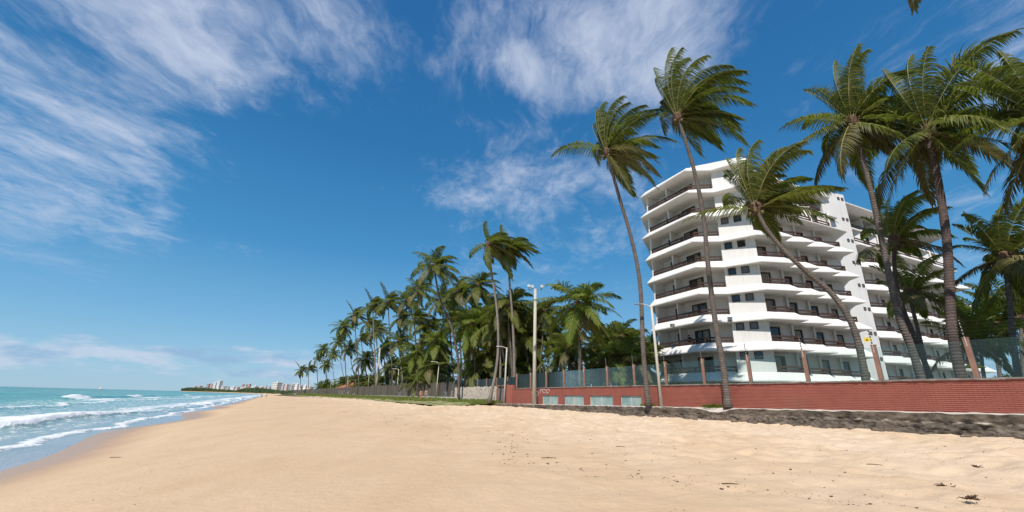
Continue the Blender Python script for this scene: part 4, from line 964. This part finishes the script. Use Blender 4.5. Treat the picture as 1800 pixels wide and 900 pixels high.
for i, (px, pyt, px2, Y, lb) in enumerate([(772, 637, 766, 76, 'lamp pole in front of the cane fence, right of the couple'), (701, 649, 697, 100, 'lamp pole between the far floodlight pole and the couple'), (649, 658, 645, 140, 'lamp pole just left of the far floodlight pole'),
                                     (612, 662, 608, 175, 'fourth lamp pole along the far fence, before the red roof'), (593, 666, 590, 200, 'small lamp pole near the far end of the fence'), (582, 671, 579, 220, 'small lamp pole left of its near twin at the fence end'), (545, 673, 543, 260, 'farthest lamp pole, at the left end of the grove')]):
    pole(lb, px, pyt, 699 if px > 600 else 696, Y, .10, .07, arm=.9, px2=px2)

# ---------------------------------------------------------------- people
def skin_obj(name, pts, edges, rad, m_, parent, root=0):
    me = bpy.data.meshes.new(name); me.from_pydata(pts, edges, []); me.update()
    o = link(name, me, parent); md = o.modifiers.new('skin', 'SKIN'); md.use_smooth_shade = True
    for i, r_ in enumerate(rad): me.skin_vertices[0].data[i].radius = (r_, r_) if not isinstance(r_, tuple) else r_
    me.skin_vertices[0].data[root].use_root = True
    sb = o.modifiers.new('sub', 'SUBSURF'); sb.levels = 1; sb.render_levels = 1
    me.materials.append(m_); return o
def person(label, loc, rz, pose='walk', shirt=None, shorts=None, top=None, hair='short', female=False, lean=0, sc=1, armsup=False):
    root = thing('person', label, 'person', loc, rz)
    root.scale = (sc,)*3; st = {'walk': .17, 'stand': .03}[pose]
    hw = .10; sw_ = .19 if not female else .165
    J = {'pel': (0, 0, .95), 'waist': (0, 0, 1.10), 'chest': (0, lean*.5, 1.32), 'neckb': (0, lean, 1.46), 'neck': (0, lean+.01, 1.52), 'head': (0, lean+.02, 1.60), 'crown': (0, lean+.02, 1.70),
         'shl': (-sw_, lean, 1.41), 'shr': (sw_, lean, 1.41)}
    if armsup: J.update(ell=(-.30, .16+lean, 1.22), wrl=(-.14, .38, 1.18), ha_l=(-.10, .44, 1.19), elr=(.30, .14+lean, 1.22), wrr=(.14, .36, 1.15), ha_r=(.10, .42, 1.16))
    else: J.update(ell=(-.25, lean-.05, 1.13), wrl=(-.26, lean+.06, .90), ha_l=(-.26, lean+.09, .82), elr=(.25, lean+.02, 1.13), wrr=(.27, lean-.04, .90), ha_r=(.27, lean-.05, .82))
    J.update(hpl=(-hw, 0, .90), knl=(-hw, st*.7, .50), anl=(-hw, st-.02, .09), tol=(-hw, st+.15, .03), hpr=(hw, 0, .90), knr=(hw, -st*.3, .50), anr=(hw, -st*1.2, .10), tor=(hw, -st*1.2+.15, .04))
    K = list(J); ix = {k: i for i, k in enumerate(K)}
    rad = dict(pel=.135, waist=.105 if female else .12, chest=(.145, .115), neckb=.075, neck=.052, head=.088, crown=.06, shl=.058, shr=.058, ell=.042, elr=.042, wrl=.030, wrr=.030, ha_l=.034, ha_r=.034,
               hpl=.09, hpr=.09, knl=.058, knr=.058, anl=.04, anr=.04, tol=.028, tor=.028)
    E = [('pel', 'waist'), ('waist', 'chest'), ('chest', 'neckb'), ('neckb', 'neck'), ('neck', 'head'), ('head', 'crown'), ('neckb', 'shl'), ('neckb', 'shr'), ('shl', 'ell'), ('ell', 'wrl'), ('wrl', 'ha_l'), ('shr', 'elr'), ('elr', 'wrr'), ('wrr', 'ha_r'),
         ('pel', 'hpl'), ('hpl', 'knl'), ('knl', 'anl'), ('anl', 'tol'), ('pel', 'hpr'), ('hpr', 'knr'), ('knr', 'anr'), ('anr', 'tor')]
    pts = [J[k] for k in K]; rr_ = [rad[k] for k in K]; ed = [(ix[a], ix[b_]) for a, b_ in E]
    # five short fingers per hand
    for h_, s_ in (('ha_l', -1), ('ha_r', 1)):
        hp = V(J[h_]); dr = (hp-V(J['wrl' if s_ < 0 else 'wrr'])).normalized(); sd_ = V((0, 1, 0)) if abs(dr.z) > .6 else V((1, 0, 0))
        for f_ in range(5):
            q = hp+dr*(.07 if f_ < 4 else .03)+sd_*(.022*(f_-1.5) if f_ < 4 else -.05); q2 = q+dr*(.035, .045, .04, .03, .02)[f_]
            pts += [tuple(q), tuple(q2)]; rr_ += [.010, .008]; n_ = len(pts); ed += [(ix[h_], n_-2), (n_-2, n_-1)]
    skin_obj('body', pts, ed, rr_, M['skin'], root)
    def sub(name, keys, edges, grow, m_, tr=None):
        P_ = [V(J[k]) for k in keys]
        skin_obj(name, [tuple(p) for p in P_], edges, [tuple(x+grow for x in rad[k]) if isinstance(rad[k], tuple) else rad[k]+grow for k in keys], M[m_], root)
    J['mtl'] = tuple(V(J['hpl']).lerp(V(J['knl']), .7)); J['mtr'] = tuple(V(J['hpr']).lerp(V(J['knr']), .7)); rad['mtl'] = rad['mtr'] = .075
    J['mal'] = tuple(V(J['shl']).lerp(V(J['ell']), .7)); J['mar'] = tuple(V(J['shr']).lerp(V(J['elr']), .7)); rad['mal'] = rad['mar'] = .048
    if shorts: sub('shorts', ['pel', 'waist', 'hpl', 'mtl', 'hpr', 'mtr'] if not female else ['pel', 'hpl', 'hpr'], [(0, 1), (0, 2), (2, 3), (0, 4), (4, 5)] if not female else [(0, 1), (0, 2)], .02, shorts)
    if shirt: sub('shirt', ['waist', 'chest', 'neckb', 'shl', 'mal', 'shr', 'mar', 'pel'], [(7, 0), (0, 1), (1, 2), (2, 3), (3, 4), (2, 5), (5, 6)], .022, shirt)
    if top: sub('bikini_top', ['chest', 'neckb'], [(0, 1)], .012, top)
    mb = MB(); hx = J['crown']; mb.blob((hx[0], hx[1]-.015, 1.665), .098, .108, .095, 10, 6, .03)
    if hair == 'long': mb.blob((hx[0], hx[1]-.08, 1.55), .085, .05, .15, 8, 5, .05)
    mb.build('hair', M['hair'], root, True)
    mb = MB(); fy = hx[1]+.105
    mb.blob((0, fy, 1.60), .014, .022, .024, 6, 4)
    for s_ in (-1, 1): mb.blob((s_*.092, hx[1], 1.60), .012, .022, .032, 6, 4)
    mb.build('nose_and_ears', M['skin'], root, True)
    mb = MB()
    for s_ in (-1, 1): mb.blob((s_*.033, fy-.018, 1.628), .013, .008, .007, 6, 4)
    mb.blob((0, fy-.012, 1.562), .026, .006, .006, 6, 4); mb.build('eyes_and_mouth', M['hair'], root, True)
    return root
def groundpt(px, Y, zf=None):
    d = ray(px, 700); X = d.x/d.y*Y; rel_ = V((X, Y, 0))-A0; t_, b_ = rel_.dot(U), rel_.dot(NB); return V((X, Y, 0)), t_, b_
for px, lb, kw in ((739, 'dark-haired woman in pale bikini top and red wrap walking beside a man', dict(shorts='cloth_red', top='cloth_white', hair='long', female=True, sc=.96)), (748.5, 'bare-chested man in blue grey shorts walking on the grass beside a woman', dict(shorts='cloth_blue'))):
    p, t_, b_ = groundpt(px, 70); p.z = max(float(grass_z(t_, b_)), float(sand_z(t_, b_))); person(lb, p, R(170) if px < 745 else R(185), 'walk', **kw)
p, t_, b_ = groundpt(1211, 46.9); person('man in dark shirt and shorts standing on a hotel balcony', V((at(1211, 590, 46.9).x, 46.9, H(1)-1.14)), R(200), 'stand', shirt='cloth_dark', shorts='cloth_dark', armsup=True)
for px, lb, c_ in ((459.5, 'left of two distant bathers near the water line', 'cloth_dark'), (467.5, 'right of two distant bathers near the water line', 'cloth_red')):
    p, t_, b_ = groundpt(px, 165); p.z = float(sand_z(t_, b_)); person(lb, p, R(150), 'walk', shorts=c_)

# ---------------------------------------------------------------- far shore and city
random.seed(404)
shore = [(316, 2300), (330, 2250), (350, 2150), (385, 1950), (420, 1600), (450, 1150), (478, 800), (500, 560), (560, 420)]
def gp(px, Y, z): d = ray(px, 690); return V((d.x/d.y*Y, Y, z))
mb = MB(); fr_ = [gp(px, Y, SEA-.6) for px, Y in shore]; f2_ = [gp(px+2+(px-316)*.01, Y*1.02+10, SEA+2.2) for px, Y in shore]; b_ = [gp(px+(30 if i == 0 else 60), 5200, SEA+7) for i, (px, Y) in enumerate(shore)]
n = len(shore); mb.add(fr_+f2_+b_, [(i, i+1, n+i+1, n+i) for i in range(n-1)]+[(n+i, n+i+1, 2*n+i+1, 2*n+i) for i in range(n-1)])
mb.build('far_shore', M['sand'], kind='structure')
m_far = leafmat('far_tree_hazed_green', [(.07, .10, .05), (.09, .125, .06), (.12, .15, .075)], (.1, .2, .02))  # greens paled a little: distance haze put into the leaf colour
mb = MB()
def shY(px):
    return float(np.interp(px, [s_[0] for s_ in shore], [s_[1] for s_ in shore]))
for i in range(5200):
    px = random.choice([random.uniform(318, 360), random.uniform(335, 420), random.uniform(418, 482), random.uniform(425, 480), random.uniform(440, 545)])
    Y = shY(px)*random.uniform(1.03, 1.10)+14; hmax = np.interp(px, [318, 330, 360, 415, 424, 450, 478, 500], [9, 14, 13, 6, 13, 15, 9, 7])*(Y/1500)**.5
    p = gp(px, Y, SEA+2+random.random()*hmax); s_ = random.uniform(.6, 1.4)*Y/1000*1.8; a = V((random.gauss(0, 1), random.gauss(0, .5), random.gauss(0, 1))).normalized()*s_; c_ = a.cross(V((.2, 1, .3))).normalized()*s_*.7
    mb.add([p-a, p-c_, p+a, p+c_], [(0, 1, 2, 3)])
mb.build('far_trees', m_far, None, fix=False, kind='stuff')
cols = {'white': (.80, .78, .76), 'cream': (.74, .67, .58), 'pink': (.68, .52, .48), 'grey': (.50, .52, .55), 'terracotta': (.52, .32, .27), 'pale green': (.42, .55, .48)}
CM = {k: mat('far_'+k.replace(' ', '_')+'_render', v_, tuple(x*.86 for x in v_), .1, .85) for k, v_ in cols.items()}
m_win = mat('far_window_band', (.22, .26, .29), (.32, .35, .37), .2, .3)
def block(px0, px1, pytop, col, lab, Y=None, tw=0):
    Y = Y or shY((px0+px1)/2)*1.10+40; a_, b_ = gp(px0, Y, 0), gp(px1, Y, 0); w_ = (b_-a_).length; top_ = at((px0+px1)/2, pytop, Y).z; h = top_-(SEA+2)
    root = thing('apartment_building', lab, 'building', ((a_.x+b_.x)/2, Y+w_*.4, SEA+2), -.45+tw, 'buildings of the far city'); w2 = w_*.9; fl = max(3, int(h/3.1)); dp = w2*.8
    mb = MB(); mb.box((0, 0, h/2), w2, dp, h); mb.build('wall', CM[col], root)
    mb = MB()
    for k in range(fl): mb.box((0, 0, (k+.62)*h/fl), w2*1.012, dp*1.012, h/fl*.42)
    wn = mb.build('window', m_win, root)
    mb = MB(); nv = max(2, int(w2/4))
    for k in range(nv+1):
        x = -w2/2+w2*k/nv; mb.box((x, -dp/2-.12, h/2), w2/nv*.34, .5, h-.1)
        mb.box((-w2/2-.12, -dp/2+dp*k/nv, h/2), .5, dp/nv*.34, h-.1)
    mb.build('pilaster', CM[col], root)
    mb = MB(); mb.box((0, 0, h+.5), w2*1.04, dp*1.04, 1.0); mb.box((w2*.15, 0, h+2.2), w2*.3, dp*.3, 2.6); mb.build('roof', CM[col if col != 'terracotta' else 'cream'], root)
BL = [(335, 343, 679, 'cream', 'low cream block at the left end of the far city behind trees'), (343, 351, 678.6, 'pink', 'low pinkish block second from the left end of the far city'), (352, 359, 681, 'grey', 'small grey block right of the low pinkish block'),
      (360, 366, 674.5, 'terracotta', 'reddish tower left of the tallest white tower'), (366, 371, 676, 'pink', 'pink block touching the tallest white tower'), (371, 377, 672.5, 'white', 'white shoulder block of the tallest far tower'), (377, 384.5, 669.5, 'white', 'tallest white tower of the far city'),
      (385, 395, 679, 'cream', 'cream block right of the tallest white tower'), (396, 402, 680.5, 'grey', 'grey low block in the middle of the far city'), (402, 411, 680, 'white', 'long white roofed block in the middle of the far city'), (411, 418, 680.5, 'pink', 'pink low block left of the pointed towers'),
      (422, 426, 675.5, 'terracotta', 'left pointed reddish tower above the headland trees'), (427, 431, 676.5, 'grey', 'slim grey tower between the pointed towers'), (432, 437, 675, 'terracotta', 'right pointed reddish tower above the headland trees'), (420, 432, 680.5, 'cream', 'cream blocks in front of the pointed towers'),
      (438, 449, 679, 'white', 'long white block with flat roof right of the pointed towers'), (449, 462, 680, 'cream', 'long cream block above the headland trees'), (462, 467, 679, 'pink', 'small pink block above the end of the headland trees'), (467, 474, 680, 'grey', 'grey block left of the large apartment row'),
      (475, 488, 673, 'cream', 'large cream apartment row with horizontal balconies'), (482, 487, 682, 'white', 'low white house in front of the large cream row'), (488, 493, 674.5, 'pale green', 'pale green slim tower'), (493, 497, 676, 'grey', 'grey slim tower between pale green and pink ones'),
      (497, 504, 676, 'pink', 'pink tower with grey neighbours'), (504, 508, 677, 'pale green', 'second pale green tower, by the terracotta one'), (508.5, 512, 678, 'grey', 'narrow dark grey tower left of the terracotta one'), (512, 516, 675, 'terracotta', 'terracotta slim tower near the first grove palm'),
      (516, 522, 675.5, 'white', 'white tower with green windows near the first grove palm'), (523, 529, 677.5, 'cream', 'cream tower behind the first grove palm'), (531, 537, 678, 'white', 'white tower between the first grove palms'), (538, 546, 680, 'pink', 'pinkish block behind the first grove palms')]
for a_ in BL:
    a_ = list(a_); Y = None
    if 438 < a_[0] < 475: Y = 1900
    elif a_[0] >= 475: Y = 900+random.uniform(0, 160)
    elif 418 < a_[0] < 438: Y = 1850 if a_[2] < 680 else 1780
    block(*a_, Y=Y, tw=random.uniform(-.15, .15))
# small boat on the horizon
bt_ = thing('sailing_boat', 'tiny sailing boat with a white sail on the horizon', 'boat', gp(175, 900, SEA))
mb = MB(); mb.add([(-4, 0, .1), (-3, -1, .1), (2.5, -1, .1), (4, 0, .1), (2.5, 1, .1), (-3, 1, .1), (-4.3, 0, 1.3), (-3.2, -1.3, 1.2), (2.8, -1.3, 1.2), (5, 0, 1.5), (2.8, 1.3, 1.2), (-3.2, 1.3, 1.2)], [(5, 4, 3, 2, 1, 0), (6, 7, 8, 9, 10, 11)]+[(i, (i+1) % 6, 6+(i+1) % 6, 6+i) for i in range(6)]); mb.build('hull', CM['terracotta'], bt_)
mb = MB(); mb.tube([(0, 0, 1), (0, 0, 9)], .1, 6); mb.build('mast', M['concrete'], bt_)
mb = MB(); mb.add([(0, 0, 2), (-3.5, .4, 2.1), (0, 0, 8.8), (0, .08, 2), (-3.5, .48, 2.1), (0, .08, 8.8)], [(0, 1, 2), (3, 4, 5), (0, 1, 4, 3), (1, 2, 5, 4), (2, 0, 3, 5)]); mb.build('sail', M['cloth_white'], bt_)
# low red-roofed house inside the grove
hs = thing('house', 'low house with red tiled roof half hidden behind the far fence', 'house', (gp(622, 175, 0).x, 182, GZ), -.5)
mb = MB(); mb.box((0, 0, 1.6), 16, 8, 3.2); mb.build('wall', CM['cream'], hs)
mb = MB(); mb.add([(-8.8, -4.8, 3.2), (8.8, -4.8, 3.2), (8.8, 4.8, 3.2), (-8.8, 4.8, 3.2), (-5, 0, 5.6), (5, 0, 5.6)], [(0, 1, 5, 4), (1, 2, 5), (2, 3, 4, 5), (3, 0, 4), (3, 2, 1, 0)]); mb.build('roof', M['tile'], hs)
# yellow parasol in the garden
pr = thing('parasol', 'small yellow parasol seen through the glass near the right end', 'parasol', at(1716, 662, 26)-V((0, 0, 1.5)))
mb = MB(); mb.tube([(0, 0, 0), (0, 0, 2.4)], .03, 6); mb.build('pole', M['cloth_white'], pr)
mb = MB(); vs = [(0, 0, 2.35)]+[(math.cos(a*PI/4)*.55, math.sin(a*PI/4)*.55, 2.0) for a in range(8)]; mb.add(vs, [(0, 1+i, 1+(i+1) % 8) for i in range(8)]); mb.build('canopy', M['yellow'], pr)

# ---------------------------------------------------------------- debris on the sand
random.seed(66); mb = MB()
def sandp(t_, b_, dz=0): return TB(t_, b_, float(sand_z(t_, b_))+dz)
n_d = 0
for i in range(6000):
    t_ = random.uniform(-12, 40); b_ = random.choice([random.gauss(12, 4.5), random.uniform(2, 20), random.gauss(17.5+1.5*math.sin(t_*.4), .35), random.gauss(27.2, .5)])
    if not 1.8 < b_ < 28.5: continue
    if b_ > 20 and random.random() < .72: continue
    s_ = random.choice([.005, .005, .006, .007, .008, .014])*random.uniform(.7, 1.4)*(.55 if b_ > 20 else 1); p = sandp(t_, b_, s_*.3); mb.blob(p, s_*random.uniform(1, 2.4), s_, s_*.5, 5, 3, .35)
mb.build('beach_debris', M['weed'], None, fix=False, kind='stuff')
def clump(px, py, size, label, cat='seaweed'):
    d = ray(px, py); k = (EYE-.15)/-d.z
    for _ in range(12):
        p = V((0, 0, EYE))+d*k; q = p-A0; z = float(sand_z(q.dot(U), q.dot(NB))); k += (p.z-z)/-d.z
    p = V((0, 0, EYE))+d*k; mb = MB()
    for j in range(22):
        a = random.uniform(0, 2*PI); q = V((random.gauss(0, size*.5), random.gauss(0, size*.25), 0)); pts = [q+V((0, 0, .01))]
        for _ in range(3): a += random.uniform(-.8, .8); pts.append(pts[-1]+V((math.cos(a)*size*.25, math.sin(a)*size*.25, random.uniform(-.01, .03))))
        mb.tube(pts, [.010, .009, .007, .004], 5)
    o = mb.build('seaweed_clump', M['weed'], None, label=label, category=cat); o.location = p
clump(1718, 822, .13, 'dark dried seaweed clump lying on the sand near the right edge'); clump(1655, 857, .11, 'smaller seaweed clump on the sand below the dark one'); clump(1705, 878, .10, 'thin strand of seaweed at the bottom right of the sand')
def stick(px, py, L_, label, a):
    d = ray(px, py); k = 10
    for _ in range(14):
        p = V((0, 0, EYE))+d*k; q = p-A0; z = float(sand_z(q.dot(U), q.dot(NB))); k += (p.z-z)/-d.z
    p = V((0, 0, EYE))+d*k; dr = V((math.cos(a), math.sin(a), 0))*L_/2; mb = MB(); mb.tube([-dr+V((0, 0, .015)), V((0, 0, .022)), dr*.9+V((0, 0, .012))], [.009, .008, .005], 6); o = mb.build('stick', M['weed'], None, label=label, category='stick'); o.location = p
stick(966, 806, .42, 'long thin stick lying on the sand at the centre', .15); stick(1285, 852, .34, 'thin pale stick lying on the sand below the sea wall', 0); stick(1538, 818, .30, 'short dark stick on the sand right of centre', -.4)
stick(206, 805, .4, 'dark twig on the damp sand near the water', .2); stick(1091, 786, .3, 'short stick on the sand before the left leaning palm', .1)
